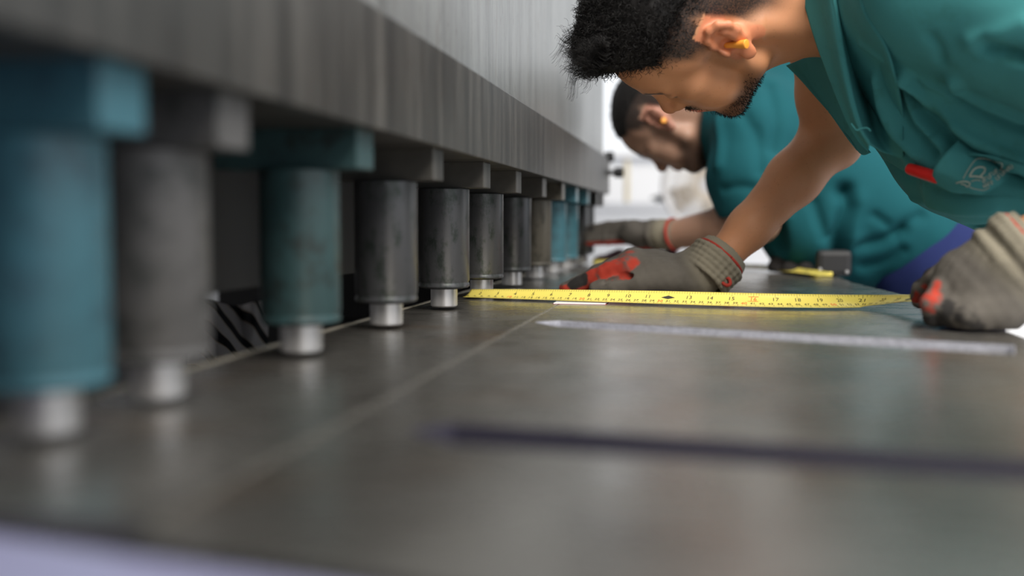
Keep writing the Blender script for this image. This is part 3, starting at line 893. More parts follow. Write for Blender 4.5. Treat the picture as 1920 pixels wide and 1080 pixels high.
# --- open collar: near lapel with its stitched edge, far lapel in shade
edge = pts((1497, -40, 1.205), (1512, 20, 1.20), (1532, 85, 1.19), (1556, 150, 1.18), (1582, 215, 1.17), (1608, 262, 1.165), (1628, 284, 1.165))
seam = pts((1556, -40, 1.150), (1568, 20, 1.145), (1578, 85, 1.140), (1590, 150, 1.140), (1603, 205, 1.140), (1614, 240, 1.145), (1632, 272, 1.150))
body = [on(bvh_s1, x, y, o_, 1.17) for x, y, o_ in ((1606, -40, -.002), (1622, 20, .001), (1664, 85, .0025), (1682, 150, .0025), (1692, 215, .002), (1692, 262, .001), (1692, 300, -.002))]
half = [(a + b) / 2 + np.array([0, .006, 0]) for a, b in zip(edge, seam)]
valley = pts((1582, -40, 1.185), (1594, 20, 1.19), (1606, 85, 1.20), (1620, 150, 1.205), (1634, 205, 1.20), (1642, 245, 1.19), (1658, 286, 1.175))
cloth_patch('lapel', [edge, half, seam, valley, body], 60, 44, m_shirt1, shirt1)
tube('lapel_edge', seam[:-1], .0024, m_shirt1, shirt1, n=10, seg=60)
thread = pts((1596, 232, 1.135), (1606, 244, 1.13), (1614, 241, 1.13), (1626, 240, 1.13), (1633, 246, 1.13))
tube('loose_thread', thread, .0011, m_shirt1, shirt1, n=6, seg=30)
up_ = pts((1535, 92, 1.30), (1560, 150, 1.29), (1585, 210, 1.28), (1610, 258, 1.26), (1632, 286, 1.235))
mid_ = pts((1505, 110, 1.345), (1530, 160, 1.335), (1560, 208, 1.315), (1590, 258, 1.285), (1616, 290, 1.25))
low_ = pts((1474, 123, 1.355), (1498, 146, 1.35), (1532, 184, 1.335), (1566, 222, 1.31), (1600, 272, 1.27))
cloth_patch('far_lapel', [up_, mid_, low_], 50, 24, m_shirt1, shirt1)

# --- chest pocket with print, and the red pen in it
row = []
for s in np.linspace(0, 1, 7):
    a = np.array([1796, 268]) * (1 - s) + np.array([1930, 312]) * s
    b = np.array([1762, 334]) * (1 - s) + np.array([1930, 372]) * s + np.array([0, 14 * math.sin(math.pi * min(1, s * 1.3))])
    o_ = .013 * (1 - s) ** 2 + .0035
    row.append([on(bvh_s1, *(a * (1 - t) + b * t + np.array([-6 * math.sin(math.pi * t) * (1 - s), 0])), off=o_ * (.35 + .65 * math.sin(math.pi * (.12 + .76 * t)))) for t in np.linspace(0, 1, 6)])
pocket = cloth_patch('pocket', row, 40, 30, m_shirt1, shirt1, .0022)
dg = bpy.context.evaluated_depsgraph_get()
pe = pocket.evaluated_get(dg).to_mesh()
pv = np.array([pocket.matrix_world @ v.co for v in pe.vertices]); bvh_p = BVHTree.FromPolygons([Vector(v) for v in pv], [tuple(p.vertices) for p in pe.polygons])
def Z4(x, y): return (1680 + x / 6.75, 240 + y / 6.75)
strokes = [([(850, 640), (930, 500), (1010, 402), (1100, 395), (1200, 418), (1340, 437), (1335, 510), (1300, 545)], .0007),
           ([(925, 612), (1020, 612), (1108, 628)], .0015), ([(930, 606), (985, 525), (1055, 497), (1118, 515), (1112, 560), (1065, 612)], .0014),
           ([(760, 694), (840, 672), (900, 678), (935, 700), (905, 742)], .0011), ([(820, 700), (870, 712), (905, 742)], .0010),
           ([(950, 672), (1010, 655), (1065, 660)], .0008), ([(930, 740), (1000, 765), (1110, 780), (1180, 742)], .0007)]
rr = random.Random(5)
def scribble(a, b, n, h):
    a = np.array(a, float); b = np.array(b, float); d = (b - a) / n; up = np.array([-d[1], d[0]]) / np.linalg.norm(d) * -h
    for i in range(n):
        p = a + d * i
        k = rr.choice([0, 1, 2, 3])
        if k == 0: strokes.append(([p, p + up, p + d * .7 + up], .0006))
        elif k == 1: strokes.append(([p + up, p, p + d * .7, p + d * .7 + up * .9], .0006))
        elif k == 2: strokes.append(([p, p + up * .9, p + d * .5 + up * .5, p + d * .7], .0006))
        else: strokes.append(([p + up * .5, p + d * .6 + up * .5, p + d * .5 + up, p + up * .7, p, p + d * .6], .0006))
scribble((1115, 752), (1235, 690), 4, 40); scribble((1275, 655), (1490, 480), 7, 44); scribble((1110, 690), (1290, 545), 6, 40)
m_print = plain('pale_print', (.40, .45, .38), .8)
PV, PF = [], []
for line, r_ in strokes:
    P = [on(bvh_p, *Z4(*q), off=.0009) for q in catmull(np.array(line, float), 5 * len(line))]
    P = np.array(P); T = np.gradient(P, axis=0); T /= np.linalg.norm(T, axis=1)[:, None] + 1e-9
    vn = CAM - P; vn /= np.linalg.norm(vn, axis=1)[:, None]; sd = np.cross(T, vn); sd /= np.linalg.norm(sd, axis=1)[:, None] + 1e-9
    b0 = len(PV)
    for i in range(len(P)): PV += [P[i] - sd[i] * r_ * .6, P[i] + sd[i] * r_ * .6]
    PF += [(b0 + 2 * i, b0 + 2 * i + 1, b0 + 2 * i + 3, b0 + 2 * i + 2) for i in range(len(P) - 1)]
pr = mesh_obj('pocket_print', PV, PF, m_print, pocket); m_ = pr.modifiers.new('t', 'SOLIDIFY'); m_.thickness = .0004
tag(pr, 'worn pale lettering in a square outline')
pa = on(bvh_s1, 1717, 314, .006); pb = on(bvh_s1, 1766, 326, .009); pc = on(bvh_s1, 1800, 336, .003)
m_red = plain('red_plastic', (.75, .012, .010), .35)
pen = tag(tube('marker_pen', [pa, pa * .97 + pb * .03, pb * .98 + pa * .02, pb], [.0040, .0062, .0066, .0052], m_red, None, n=20, seg=30), 'red capped marker pen sticking out of the shirt pocket', 'pen')
tube('barrel', [pb, pc], .0042, m_black, pen, n=14)

# --- trousers and shoes
def legs(W, hip, feet, dy=.085):
    F = Field(np.arange(hip[0] - .2, max(f[0] for f in feet) + .26, .011), np.arange(hip[1] - .32, hip[1] + .33, .011), np.arange(FL + .03, hip[2] + .2, .011))
    F.cone(hip + np.array([-.03, -dy * .7, 0]), hip + np.array([-.03, dy * .7, 0]), .125, .125, .05)
    for s, f in zip((-1, 1), feet):
        h = hip + np.array([0, s * dy, -.03]); k = (h + f) / 2 + np.array([-.035, 0, 0])
        F.chain([h, k, f + np.array([0, 0, .1])], [.105, .074, .062], .04)
    V, Q = F.mesh(); V = relax(V, Q, 2); N = normals(V, Q); V = V + N * (.004 * vnoise(V, 40, 3))[:, None]
    fast_mesh('jeans', V, Q, m_jeans, W)
    for f in feet:
        G = Field(np.arange(f[0] - .26, f[0] + .12, .006), np.arange(f[1] - .07, f[1] + .07, .006), np.arange(FL - .006, FL + .16, .006))
        G.ell((f[0] - .06, f[1], FL + .035), (.15, .046, .042), None, .02); G.cone((f[0], f[1], FL + .045), (f[0] + .005, f[1], FL + .12), .05, .045, .03)
        G.d = np.maximum(G.d, (FL + .002) - G.ax[2][None, None, :])
        V, Q = G.mesh(); fast_mesh('shoe', relax(V, Q, 1), Q, m_shoe, W)
legs(W1, HIP1, [np.array([.66, 1.12, FL]), np.array([.72, 1.40, FL])])

# --- gloves of the first worker
def ring(F, c, ax, R, r, k=.003):
    ax = ax / np.linalg.norm(ax); u = np.cross(ax, [0, 0, 1.0]); u /= np.linalg.norm(u); v = np.cross(ax, u)
    P = [c + R * (u * math.cos(t) + v * math.sin(t)) for t in np.linspace(0, 2 * math.pi, 25)]
    F.chain(P, [r] * 25, k)
def ring_tube(name, c, ax, R, r, mat, parent, a0=0, a1=2 * math.pi, sq=1.0):
    ax = ax / np.linalg.norm(ax); u = np.cross(ax, [0, 0, 1.0]); u /= np.linalg.norm(u); v = np.cross(ax, u)
    return tube(name, [c + R * (u * math.cos(t) + sq * v * math.sin(t)) for t in np.linspace(a0, a1, 17)], r, mat, parent, n=10, seg=64)
def flat_base(F, z=.0022): F.d = np.maximum(F.d, z - F.ax[2][None, None, :])
fax = (ELB1 - WR1) / np.linalg.norm(ELB1 - WR1)
CW = at(1330, 506, Y=1.405)
def ex1(F):
    F.ell(at(1255, 520, Y=1.405), (.052, .036, .022), None, .02)
    F.ell(at(1215, 505, Y=1.415), (.030, .040, .026), None, .02)
    F.ell(at(1186, 486, Y=1.405), (.016, .018, .014), None, .010)
    F.ell(at(1232, 489, Y=1.430), (.020, .024, .012), None, .012)
    for k in range(5):
        ring(F, CW + fax * (-.012 + .0075 * k), fax, .0355 + .0008 * k, .0032)
    F.cone(CW + fax * .024, CW + fax * .09, .0305, .036, .002, 's')
    F.ell(at(1180, 500, Y=1.383), (.0145, .013, .0165), None, .006); F.cone(at(1176, 500, Y=1.383), at(1132, 513, Y=1.385), .0135, .0105, .006)
    F.chain([at(1196, 521, Y=1.366), at(1172, 519, Y=1.366), at(1135, 528, Y=1.366)], [.0045, .0055, .003], .004, 's')
    flat_base(F)
ix = pts((1184, 492, 1.396), (1150, 506, 1.392), (1119, 519, 1.394), (1086, 534, 1.398), (1064, 541, 1.400))
md = pts((1184, 488, 1.422), (1122, 513, 1.426), (1082, 534, 1.428), (1060, 541, 1.428))
rg = pts((1188, 492, 1.446), (1130, 516, 1.450), (1092, 536, 1.450), (1074, 541, 1.450))
pk = pts((1196, 500, 1.468), (1146, 522, 1.470), (1112, 538, 1.470), (1098, 542, 1.470))
tb = pts((1246, 520, 1.382), (1196, 528, 1.374), (1152, 536, 1.372), (1118, 541, 1.376))
g1 = glove('right_glove', [(ix, [.0165, .0145, .0128, .0112, .0092]), (md, [.0165, .0130, .0112, .0092]), (rg, [.0155, .0125, .0108, .009]), (pk, [.014, .0112, .0098, .0085]), (tb, [.021, .0165, .0135, .0105])],
           [(at(1222, 516, Y=1.422), (.046, .042, .028), None)], ([at(1268, 520, Y=1.407), at(1304, 514, Y=1.406), CW + fax * .020], [.031, .0325, .0365]), m_knit, W1,
           coat=[(ix[:3], .0185, (-.15, -1, -.25), .25), ([at(1182, 501, Y=1.383), at(1140, 511, Y=1.385)], .0172, (-.1, -1, -.15), .22), ([at(1186, 522, Y=1.380), at(1150, 524, Y=1.380)], .010), (ix[2:], .0135, (-.2, -1, -.5), .45), (md[1:], .0125, (-1, -.3, -.4), .5), (tb[1:], .013, (0, .1, -1), .5)],
           dirt_shade=[([at(1075, 530, Y=1.388), at(1092, 524, Y=1.388)], .0105, (-.1, -.5, .6), .2), ([at(1112, 511, Y=1.392)], .006), ([at(1178, 520, Y=1.382)], .006)], extra=ex1)  # fingertip grime, plus the shaded crease beside the thumb painted dark
ring_tube('cuff_binding', CW + fax * .0245, fax, .0352, .0024, m_redtrim, g1)
tube('binding_loop', pts((1352, 528, 1.375), (1362, 535, 1.372), (1369, 532, 1.372), (1367, 523, 1.375), (1358, 520, 1.378)), .0024, m_redtrim, g1, n=8, seg=30)

CL = at(1907, 470, Y=1.0); cax = (WRL1 + np.array([.06, -.01, .035]) - at(1840, 540, Y=1.01)); cax /= np.linalg.norm(cax)
RLp = orth(np.array([[.86, 0, .5], [0, 1, 0], [-.5, 0, .86]]))
def ex2(F):
    F.ell(at(1808, 545, Y=1.015), (.026, .030, .034), None, .015)
    F.ell(at(1846, 585, Y=1.00), (.034, .030, .020), None, .02)
    F.ell(at(1808, 500, Y=1.04), (.022, .028, .013), None, .012)
    ring(F, CL - cax * .017, cax, .0325, .0026, .006); ring(F, CL + cax * .000, cax, .0335, .0036, .006); ring(F, CL + cax * .007, cax, .0338, .0036, .004)
    F.cone(CL + cax * .004, CL + cax * .09, .0290, .034, .002, 's')
    flat_base(F)
fa = pts((1790, 500, 1.06), (1752, 520, 1.065), (1728, 541, 1.08), (1720, 555, 1.09))
fb = pts((1795, 530, 1.02), (1764, 544, 1.00), (1747, 570, .990), (1749, 596, .996))
fc = pts((1805, 565, .995), (1784, 586, .985), (1790, 600, .988))
fd = pts((1828, 575, .985), (1812, 594, .975), (1822, 604, .978))
th = pts((1805, 520, 1.085), (1768, 545, 1.11), (1740, 558, 1.115), (1724, 565, 1.115))
g2 = glove('left_glove', [(fa, [.0115, .0095, .0088, .0074]), (fb, [.0115, .0096, .0094, .0092]), (fc, [.0125, .0110, .0105]), (fd, [.0125, .011, .010]), (th, [.0125, .0105, .0095, .0078])],
           [(at(1838, 550, Y=1.015), (.042, .034, .042), RLp)], ([at(1845, 530, Y=1.01), at(1872, 503, Y=1.005), CL + cax * .006], [.037, .0335, .0340]), m_knit, W1,
           coat=[(fa[1:], .0105, (.45, -.8, -.75), .30), ([fb[1] * .7 + fb[0] * .3, fb[1], fb[2]], .0112, (-.4, -1, .1), .25), (fa[:2], .0112, (.2, -1, -.3), .30)],
           dirt_shade=[([fb[3] + np.array([0, -.004, -.003])], .0115), (fc[1:], .015), (fd[1:], .014), ([fa[1] + np.array([-.006, 0, .009]), fa[3] + np.array([-.003, 0, .006])], .0065)], extra=ex2)  # lower curled fingers: their shadow is painted in as dark colour
ring_tube('cuff_binding', CL + cax * .0115, cax, .0328, .0024, m_redtrim, g2)

# ------------------------------------------------------------------ tape measures
m_yel = NT('tape_yellow').set(Base_Color=(.74, .62, .13), Roughness=.36, Specular_IOR_Level=.5)
m_ink = plain('black_ink', (.03, .028, .02), .6)
m_inkr = plain('red_ink', (.75, .06, .02), .6)
_tc = {}
def glyphs(s, size):
    key = (s, size)
    if key not in _tc:
        cu = bpy.data.curves.new('t', 'FONT'); cu.body = s; cu.size = size; cu.align_x = 'CENTER'; cu.align_y = 'CENTER'; cu.resolution_u = 2
        o = bpy.data.objects.new('t', cu); COL.objects.link(o); bpy.context.view_layer.update()
        m = bpy.data.meshes.new_from_object(o.evaluated_get(bpy.context.evaluated_depsgraph_get()))
        _tc[key] = (np.array([v.co[:2] for v in m.vertices]), [tuple(p.vertices) for p in m.polygons])
        bpy.data.objects.remove(o); bpy.data.meshes.remove(m)
    return _tc[key]
def tape(name, ctr, tilts, label, printed, s0=0.0, width=.025):
    """steel tape: ctr = centre line points, tilts = roll towards the viewer in degrees along it"""
    n = 260
    P = catmull(ctr, n); T = np.gradient(P, axis=0); ds = np.linalg.norm(np.diff(P, axis=0), axis=1); S_ = np.concatenate([[0], np.cumsum(ds)])
    T /= np.linalg.norm(T, axis=1)[:, None]
    a = np.radians(np.interp(np.linspace(0, 1, n), np.linspace(0, 1, len(tilts)), tilts))
    flat = np.cross([0, 0, 1.0], T); flat /= np.linalg.norm(flat, axis=1)[:, None]; up = np.cross(T, flat)
    W = flat * np.cos(a)[:, None] + up * np.sin(a)[:, None]; Nn = np.cross(T, W)
    def surf(s, t, off=0.0):
        s = np.asarray(s, float); t = np.asarray(t, float)
        f = lambda A: np.stack([np.interp(s, S_, A[:, i]) for i in range(3)], -1)
        q = (2 * t / width) ** 2
        return f(P) + f(W) * t[..., None] + f(Nn) * ((q * .0022 - .0011) + off)[..., None]
    m = 12; tv = np.linspace(-width / 2, width / 2, m)
    V = surf(np.repeat(S_, m), np.tile(tv, n)); Q = np.array([[i * m + j, (i + 1) * m + j, (i + 1) * m + j + 1, i * m + j + 1] for i in range(n - 1) for j in range(m - 1)])
    o = tag(fast_mesh(name, V, Q, m_yel, None), label, 'tape measure'); md_ = o.modifiers.new('t', 'SOLIDIFY'); md_.thickness = .0005; md_.offset = -1
    ink, inkr = ([], []), ([], [])
    def quad(buf, s, t0, t1, w):
        b = len(buf[0]); c = surf(np.array([s - w, s + w, s + w, s - w]), np.array([t0, t0, t1, t1]), .00025); buf[0].extend(c); buf[1].append((b, b + 1, b + 2, b + 3))
    def put(buf, txt, s, t, size):
        v, f = glyphs(txt, size); b = len(buf[0]); buf[0].extend(surf(s + v[:, 0], t + v[:, 1], .00025)); buf[1].extend(tuple(b + i for i in q) for q in f)
    Lt = S_[-1]
    for k in range(1, int((Lt + s0) * 1000)):
        s = k / 1000 - s0
        if s < .002: continue
        h = .0052 if k % 10 == 0 else .0038 if k % 5 == 0 else .0024
        if printed or k % 10 == 0: quad(ink, s, -width / 2 + .0004, -width / 2 + h, .00012 if k % 10 else .00022)
        if k % 10 == 0 and s < Lt - .006:
            c = k // 10; put(inkr if c % 10 == 0 else ink, str(c), s - .0035, -.0055, .0062 if c % 10 else .0072)
    for k in range(1, int((Lt + s0) / .0254 * 8) + 1):
        s = k * .0254 / 8 - s0
        if s < .002 or s > Lt - .002: continue
        quad(ink, s, width / 2 - (.006 if k % 8 == 0 else .0034), width / 2 - .0004, .00014)
        if k % 8 == 0 and s < Lt - .008:
            c = k // 8
            if c % 12 == 0:
                b = len(ink[0]); ink[0].extend(surf(np.array([s - .0085, s, s + .0085, s]), np.array([.0022, -.0008, .0022, .0056]), .0003)); ink[1].append((b, b + 1, b + 2, b + 3))
            elif c % 16 == 0:
                put(inkr, str(c), s, .0030, .0085)
                for t in (.0068, -.0010): 
                    b = len(inkr[0]); inkr[0].extend(surf(np.array([s - .006, s + .006, s + .006, s - .006]), np.array([t, t, t + .0006, t + .0006]), .0003)); inkr[1].append((b, b + 1, b + 2, b + 3))
            else: put(ink, str(c), s, .0030, .0082)
    if ink[0]: tag(mesh_obj('print', ink[0], ink[1], m_ink, o, False), kind='stuff')
    if inkr[0]: tag(mesh_obj('red_print', inkr[0], inkr[1], m_inkr, o, False), kind='stuff')
    return o, P
def lift(P, a, w=.025):
    return P
tl = [20, 26, 30, 33, 34, 34, 33, 30, 24, 16, 12]
tb_ = [at(x, y, Z=.0016) for x, y in ((872, 559), (985, 563), (1100, 567), (1220, 571), (1340, 575), (1450, 578), (1545, 579))] + [at(x, y, Y=Y) for x, y, Y in ((1620, 578, 1.20), (1675, 574, 1.165), (1712, 570, 1.125), (1726, 569, 1.105))]
tc = [p + np.array([0, math.cos(math.radians(a)), math.sin(math.radians(a))]) * .0125 + np.array([0, 0, .0008]) for p, a in zip(tb_, tl)]
tape1, TP = tape('measuring_tape', tc, tl, 'yellow steel tape with black numbers stretched to the near worker\'s hand', True, s0=.033)
hk = tc[0] + np.array([-.0335, 0, 0])
t2 = [at(x, y, Z=.009) for x, y in ((1112, 492), (1200, 493), (1330, 497), (1440, 502), (1500, 508), (1545, 514))]
tape2, _ = tape('measuring_tape', t2, [20, 20, 18, 16, 14, 12], 'second yellow tape lying across the table beside the farther worker', False)
a_ = at(1040, 569, Z=0); b_ = at(1135, 571.5, Z=0)
m_wstrip = plain('white_strip', (.80, .81, .84), .3)
st_ = tag(box('offcut_strip', (a_[0], b_[1] - .002, .0003), (b_[0], b_[1] + .05, .0016), m_wstrip, None, .0002), 'thin white strip with a red underside lying under the yellow tape', 'strip')
box('red_underside', (a_[0] - .001, b_[1] - .0026, .0001), (b_[0] + .001, b_[1] + .045, .0003), m_redtrim, st_)
# ================================================================== second worker (farther)
H2 = Frame(orth([[0.3624, -0.3302, -0.8664], [0.9025, 0.3564, 0.2378], [0.2327, -0.8681, 0.4271]]), (-.0711, 2.1019, .3189))
W2 = tag(empty('person', (.52, 2.15, FL)), 'farther worker in petrol blue shirt reaching a gloved hand to the pistons', 'person')
NB2 = at(1352, 228, Y=2.16)
SHL2 = at(1415, 255, Y=2.00); ELL2 = at(1420, 414, Y=1.99); WRL2 = at(1262, 440, Y=2.09)
SHR2 = at(1400, 250, Y=2.33); ELR2 = at(1500, 440, Y=2.28); WRR2 = at(1492, 488, Y=2.10)
HIP2 = at(1735, 470, Y=2.16)
F = Field(grid_axis(-.22, .62, .008, [(-.20, .05, .003)]), grid_axis(1.86, 2.5, .008, [(1.98, 2.24, .003)]), grid_axis(-.08, .52, .008, [(.19, .46, .003)]))
head_sdf(F, H2, .002)
a0 = H2.p(0, -.022, -.015)
F.cone(a0, NB2, .056, .062, .02); F.cone(H2.p(0, .012, -.055), NB2 + np.array([0, 0, -.02]), .036, .05, .025)
for dy in (-.06, 0, .06): F.cone(NB2 + np.array([.08, dy, -.05]), HIP2 + np.array([0, dy, 0]), .085, .10, .03)
F.cone(NB2 + np.array([.04, 0, -.02]), SHL2, .06, .055, .03); F.cone(NB2 + np.array([.04, 0, -.02]), SHR2, .06, .055, .03)
F.chain([SHL2, (SHL2 + ELL2) / 2, ELL2], [.055, .048, .042], .02); F.chain([ELL2, ELL2 * .65 + WRL2 * .35, WRL2], [.042, .041, .029], .016)
F.chain([SHR2, (SHR2 + ELR2) / 2, ELR2], [.055, .048, .040], .02); F.chain([ELR2, WRR2], [.040, .028], .016)
V, Q = F.mesh(); V = relax(V, Q, 1, .4)
_m = V[:, 0] < .245; V[_m, 2] = np.maximum(V[_m, 2], .004)
body2 = fast_mesh('body', V, Q, m_skin2, W2); head_marks(body2, V, H2, beard=True); B2V, B2Q = V, Q
cap2 = hair_cap(H2, W2, 'hair', .0, .006, .003, 9, fore=False)
hp, hn, hl = scalp_roots(np.array([v.co for v in cap2.data.vertices]), np.array([p.vertices for p in cap2.data.polygons]), H2, 1800, lambda L, N: (L[:, 2] > .02).astype(float), 41)
strands('cropped_hair', hp, hn * .6 + rng.normal(scale=.35, size=hn.shape), rng.uniform(.003, .007, len(hp)), .0006, m_hair, cap2, curl=.2, seg=3, seed=42)
ear_plug(H2, W2)
# shirt
F = Field(grid_axis(-.06, .66, .0055), grid_axis(1.84, 2.56, .0055), grid_axis(-.06, .52, .0055))
C0 = at(1385, 250, Y=2.16); C1 = at(1690, 430, Y=2.16)
for dy, r0, r1 in ((0, .125, .135), (-.09, .105, .115), (.09, .105, .115)): F.cone(C0 + np.array([.02, dy, .01]), C1 + np.array([0, dy * .8, 0]), r0, r1, .03)
F.cone(at(1355, 215, Y=2.08), at(1350, 215, Y=2.24), .05, .05, .04)
F.cone(SHL2 + np.array([.02, .03, .02]), SHR2 + np.array([.02, -.03, .02]), .08, .08, .04)
F.cone(at(1480, 190, Y=2.16), at(1620, 300, Y=2.16), .10, .10, .06)
F.chain([SHL2, at(1405, 330, Y=1.985), at(1408, 375, Y=1.98)], [.085, .078, .072], .02)
F.chain([at(1470, 350, Y=2.08), at(1530, 420, Y=2.08), at(1610, 470, Y=2.1)], [.085, .10, .075], .04)
F.chain([at(1455, 400, Y=2.14), at(1500, 440, Y=2.14)], [.06, .075], .04)
F.chain([at(1500, 465, Y=2.10), at(1600, 482, Y=2.10)], [.035, .05], .04)
F.chain([SHR2, (SHR2 + ELR2) / 2], [.08, .07], .02)
n2 = (NB2 - a0) / np.linalg.norm(NB2 - a0)
F.cone(a0, NB2 - n2 * .002, .070, .066, .008, 's')
F.cone(at(1300, 330, Y=2.14), at(1345, 330, Y=2.14), .045, .03, .02, 's')
F.cone(at(1404, 385, Y=1.98), ELL2 + np.array([0, 0, -.06]), .058, .062, .006, 's')
V, Q = F.mesh(); V = relax(V, Q, 2); bv = bvh_of(V, Q)
V = sculpt(V, Q, bv, [
    ([(1583, 360), (1590, 385), (1580, 420), (1570, 470), (1568, 510)], -.030, .016), ([(1600, 380), (1595, 430), (1600, 460)], .014, .02),
    ([(1610, 462), (1660, 450), (1690, 432)], -.014, .013), ([(1525, 380), (1535, 410), (1548, 445)], -.010, .012), ([(1640, 405), (1660, 420)], -.008, .01),
    ([(1440, 160), (1455, 220), (1450, 280)], -.008, .013), ([(1395, 215), (1420, 260), (1425, 320)], -.007, .013), ([(1345, 225), (1352, 270), (1350, 310)], .008, .012),
    ([(1358, 355), (1385, 350), (1410, 352)], -.006, .01), ([(1680, 440), (1700, 420), (1725, 405)], -.009, .012), ([(1620, 500), (1660, 490), (1690, 470)], -.009, .012)])
N = normals(V, Q); V = V + N * (.004 * vnoise(V, 34, 22) + .0018 * vnoise(V, 80, 23))[:, None]
_m = V[:, 0] < .245; V[_m, 2] = np.maximum(V[_m, 2], .0025)
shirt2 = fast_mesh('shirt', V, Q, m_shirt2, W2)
legs(W2, HIP2 + np.array([.03, 0, -.02]), [np.array([.50, 2.02, FL]), np.array([.60, 2.33, FL])])
# gloves
hx = (WRL2 - ELL2) / np.linalg.norm(WRL2 - ELL2)
def ex3(F):
    F.ell(at(1205, 436, Y=2.12), (.034, .030, .020), None, .02); F.ell(at(1186, 424, Y=2.13), (.018, .03, .012), None, .012)
    c = at(1228, 440, Y=2.11); ring(F, c, hx, .0300, .0035)
g3 = glove('left_glove', [(pts((1172, 424, 2.155), (1140, 426, 2.18), (1106, 430, 2.20)), [.014, .0125, .010]), (pts((1172, 434, 2.15), (1138, 438, 2.175), (1102, 442, 2.195)), [.015, .013, .0105]),
     (pts((1174, 446, 2.145), (1140, 449, 2.165), (1104, 452, 2.185)), [.014, .012, .010]), (pts((1196, 454, 2.12), (1220, 462, 2.115), (1228, 463, 2.11)), [.014, .011, .010])],
     [(at(1192, 440, Y=2.13), (.036, .034, .024), None)], ([at(1222, 440, Y=2.12), at(1240, 440, Y=2.105), at(1264, 439, Y=2.088)], [.029, .030, .031]), m_knit2, W2,
     coat=[(pts((1230, 466, 2.11), (1180, 464, 2.13)), .013), (pts((1180, 460, 2.13), (1104, 458, 2.18)), .013, (0, -.2, -1), .45)], dirt_shade=[(pts((1163, 426, 2.12)), .008), (pts((1110, 430, 2.19)), .010)], step=.0022, extra=ex3)
ring_tube('cuff_binding', at(1264, 439, Y=2.086), hx, .0315, .0034, m_redtrim, g3)
m_kblk = knit('black_knit_glove', (.014, .013, .014), (.022, .020, .02))
g4 = glove('right_glove', [(pts((1470, 492, 2.06), (1452, 500, 2.05), (1462, 508, 2.04)), [.015, .013, .012]), (pts((1490, 495, 2.03), (1478, 505, 2.02), (1490, 511, 2.01)), [.015, .013, .012]), (pts((1512, 495, 2.02), (1510, 507, 2.0), (1520, 512, 1.99)), [.015, .013, .012])],
     [(at(1492, 488, Y=2.06), (.05, .035, .022), None)], ([at(1495, 486, Y=2.08), at(1492, 482, Y=2.12)], [.03, .032]), m_kblk, W2, coat=[], dirt_shade=[], step=.003, extra=lambda F: flat_base(F, .003))
# black tape-measure case held by the farther worker
cs = at(1566, 520, Z=.0)
case = tag(box('tape_case', (cs[0] - .032, cs[1] + .004, .0018), (cs[0] + .030, cs[1] + .045, .050), m_black, None, .010), 'black tape measure case standing on the table by the farther worker', 'tape measure')
box('yellow_band', (cs[0] - .045, cs[1] + .0035, .0018), (cs[0] - .004, cs[1] + .030, .010), m_yel, case, .002)
for px, py in ((1538, 505), (1588, 510)):
    q = at(px, py, Y=cs[1] + .002)
    lathe('rivet', [(0, .003), (.0025, .0025), (.0035, 0), (.0035, -.004), (0, -.004)], m_tip, case, (q[0], cs[1] + .004, q[2]), n=16, axis='Y').scale = (1, -1, 1)
# dark rag at the far table end
c = at(1145, 489, Z=0) + np.array([.085, 0, 0])
F = Field(np.arange(c[0] - .14, c[0] + .14, .004), np.arange(2.30, 2.50, .004), np.arange(-.01, .07, .004))
for i in range(9): F.ell((c[0] - .08 + .02 * i, 2.40 + .03 * math.sin(i * 2.1), .008), (.026, .03, .016 + .008 * (i % 3)), None, .01)
F.d = np.maximum(F.d, .0015 - F.ax[2][None, None, :])
V, Q = F.mesh(); N = normals(V, Q); V = relax(V, Q, 1) + N * (.003 * vnoise(V, 150, 2))[:, None]; V[:, 2] = np.maximum(V[:, 2], .0015)
tag(fast_mesh('shop_rag', V, Q, fabric('dark_rag', (.02, .02, .028), (.07, .02, .025), 500), None), 'crumpled dark rag at the far end of the table', 'rag')

# ------------------------------------------------------------------ background of the workshop
fan = tag(empty('pedestal_fan', (0, 0, 0)), 'white round fan with ribbed guard standing behind the farther worker', 'fan')
m_cream = plain('cream_enamel', (.78, .70, .60), .4)
m_fan = plain('white_enamel', (.82, .80, .80), .35)
fc_ = at(1326, 348, Y=4.2); fan.location = (fc_[0], 4.2, FL)
Rf = .178
def hoop(R, y, r, nm='guard_ring'):
    return tube(nm, [fc_ + np.array([R * math.cos(t), y, R * math.sin(t)]) for t in np.linspace(0, 2 * math.pi, 33)], r, m_fan, fan, n=8, seg=96)
hoop(Rf, 0, .012, 'outer_ring'); hoop(Rf * .45, -.045, .003); hoop(Rf * .72, -.03, .003)
for k in range(56):
    t = 2 * math.pi * k / 56; d_ = np.array([math.cos(t), 0, math.sin(t)])
    tube('guard_rib', [fc_ + d_ * .035 + np.array([0, -.055, 0]), fc_ + d_ * Rf * .6 + np.array([0, -.042, 0]), fc_ + d_ * Rf], .0028, m_cream, fan, n=5, seg=8)
lathe('hub', [(0, -.065), (.03, -.062), (.036, -.05), (.036, .02), (.06, .03), (.06, .14), (0, .15)], m_fan, fan, tuple(fc_), n=28, axis='Y')
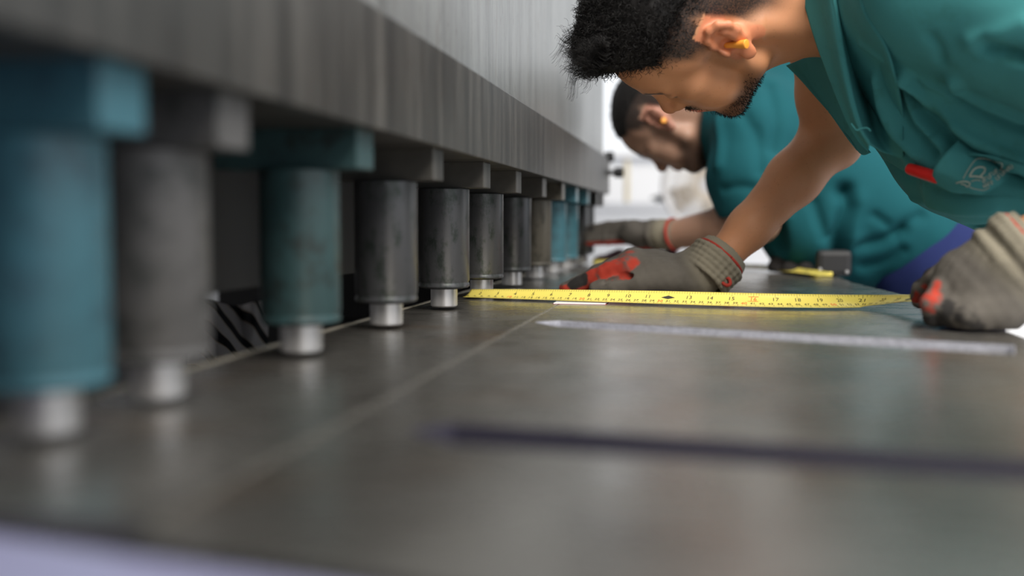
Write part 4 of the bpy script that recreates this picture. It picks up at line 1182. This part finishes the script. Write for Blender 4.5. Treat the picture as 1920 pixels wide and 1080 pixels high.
for k in range(4):
    t = math.pi / 2 * k + .4; d_ = np.array([math.cos(t), 0, math.sin(t)]); e_ = np.array([-math.sin(t), 0, math.cos(t)])
    cloth_patch('fan_blade', [[fc_ + d_ * .03 - e_ * .02 + [0, -.01, 0], fc_ + d_ * .15 - e_ * .05 + [0, -.02, 0]], [fc_ + d_ * .03 + e_ * .02 + [0, .01, 0], fc_ + d_ * .15 + e_ * .06 + [0, .02, 0]]], 8, 8, m_cream, fan, .003)
tube('pole', [(fc_[0], 4.29, FL + .02), (fc_[0], 4.29, fc_[2] - .05)], .022, m_fan, fan, n=16)
lathe('base', [(0, .05), (.03, .05), (.22, .02), (.23, 0), (0, 0)], m_fan, fan, (fc_[0], 4.29, FL), n=32)
pq = at(1176, 300, Y=5.75)
m_post = plain('cream_yellow_paint', (.90, .78, .55), .5)
post = tag(tube('steel_post', [(pq[0], 5.75, FL), (pq[0], 5.75, pq[2])], .016, m_post, None, n=16), 'thin cream yellow post standing behind the shear', 'post')
lathe('foot_plate', [(0, .012), (.08, .012), (.08, 0), (0, 0)], m_post, post, (pq[0], 5.75, FL), n=24)
# low white bench with a black clamp, far behind the table
bq = at(1240, 372, Y=5.0)
bench = tag(empty('work_bench', (bq[0] + .2, 5.2, FL)), 'low white work bench in the bright end of the workshop', 'bench')
box('bench_top', (bq[0] - .42, 4.9, bq[2] - .06), (bq[0] + .75, 5.5, bq[2] - .02), m_white, bench, .004)
for x in (-.38, .67):
    for y in (4.94, 5.42): box('leg', (bq[0] + x, y, FL), (bq[0] + x + .05, y + .05, bq[2] - .06), m_white, bench, .003)
box('front_panel', (bq[0] - .40, 4.915, FL + .12), (bq[0] + .72, 4.935, bq[2] - .06), m_white, bench, .002)
cl = tag(empty('bench_clamp', (bq[0], 5.0, bq[2] - .02)), 'small black clamp on the white bench', 'clamp')
box('body', (bq[0] - .03, 4.98, bq[2] - .02), (bq[0] + .03, 5.03, bq[2] + .015), m_black, cl, .005)
tube('handle', [(bq[0] - .05, 4.99, bq[2] + .0), (bq[0] + .045, 4.99, bq[2] + .018)], .006, m_black, cl)
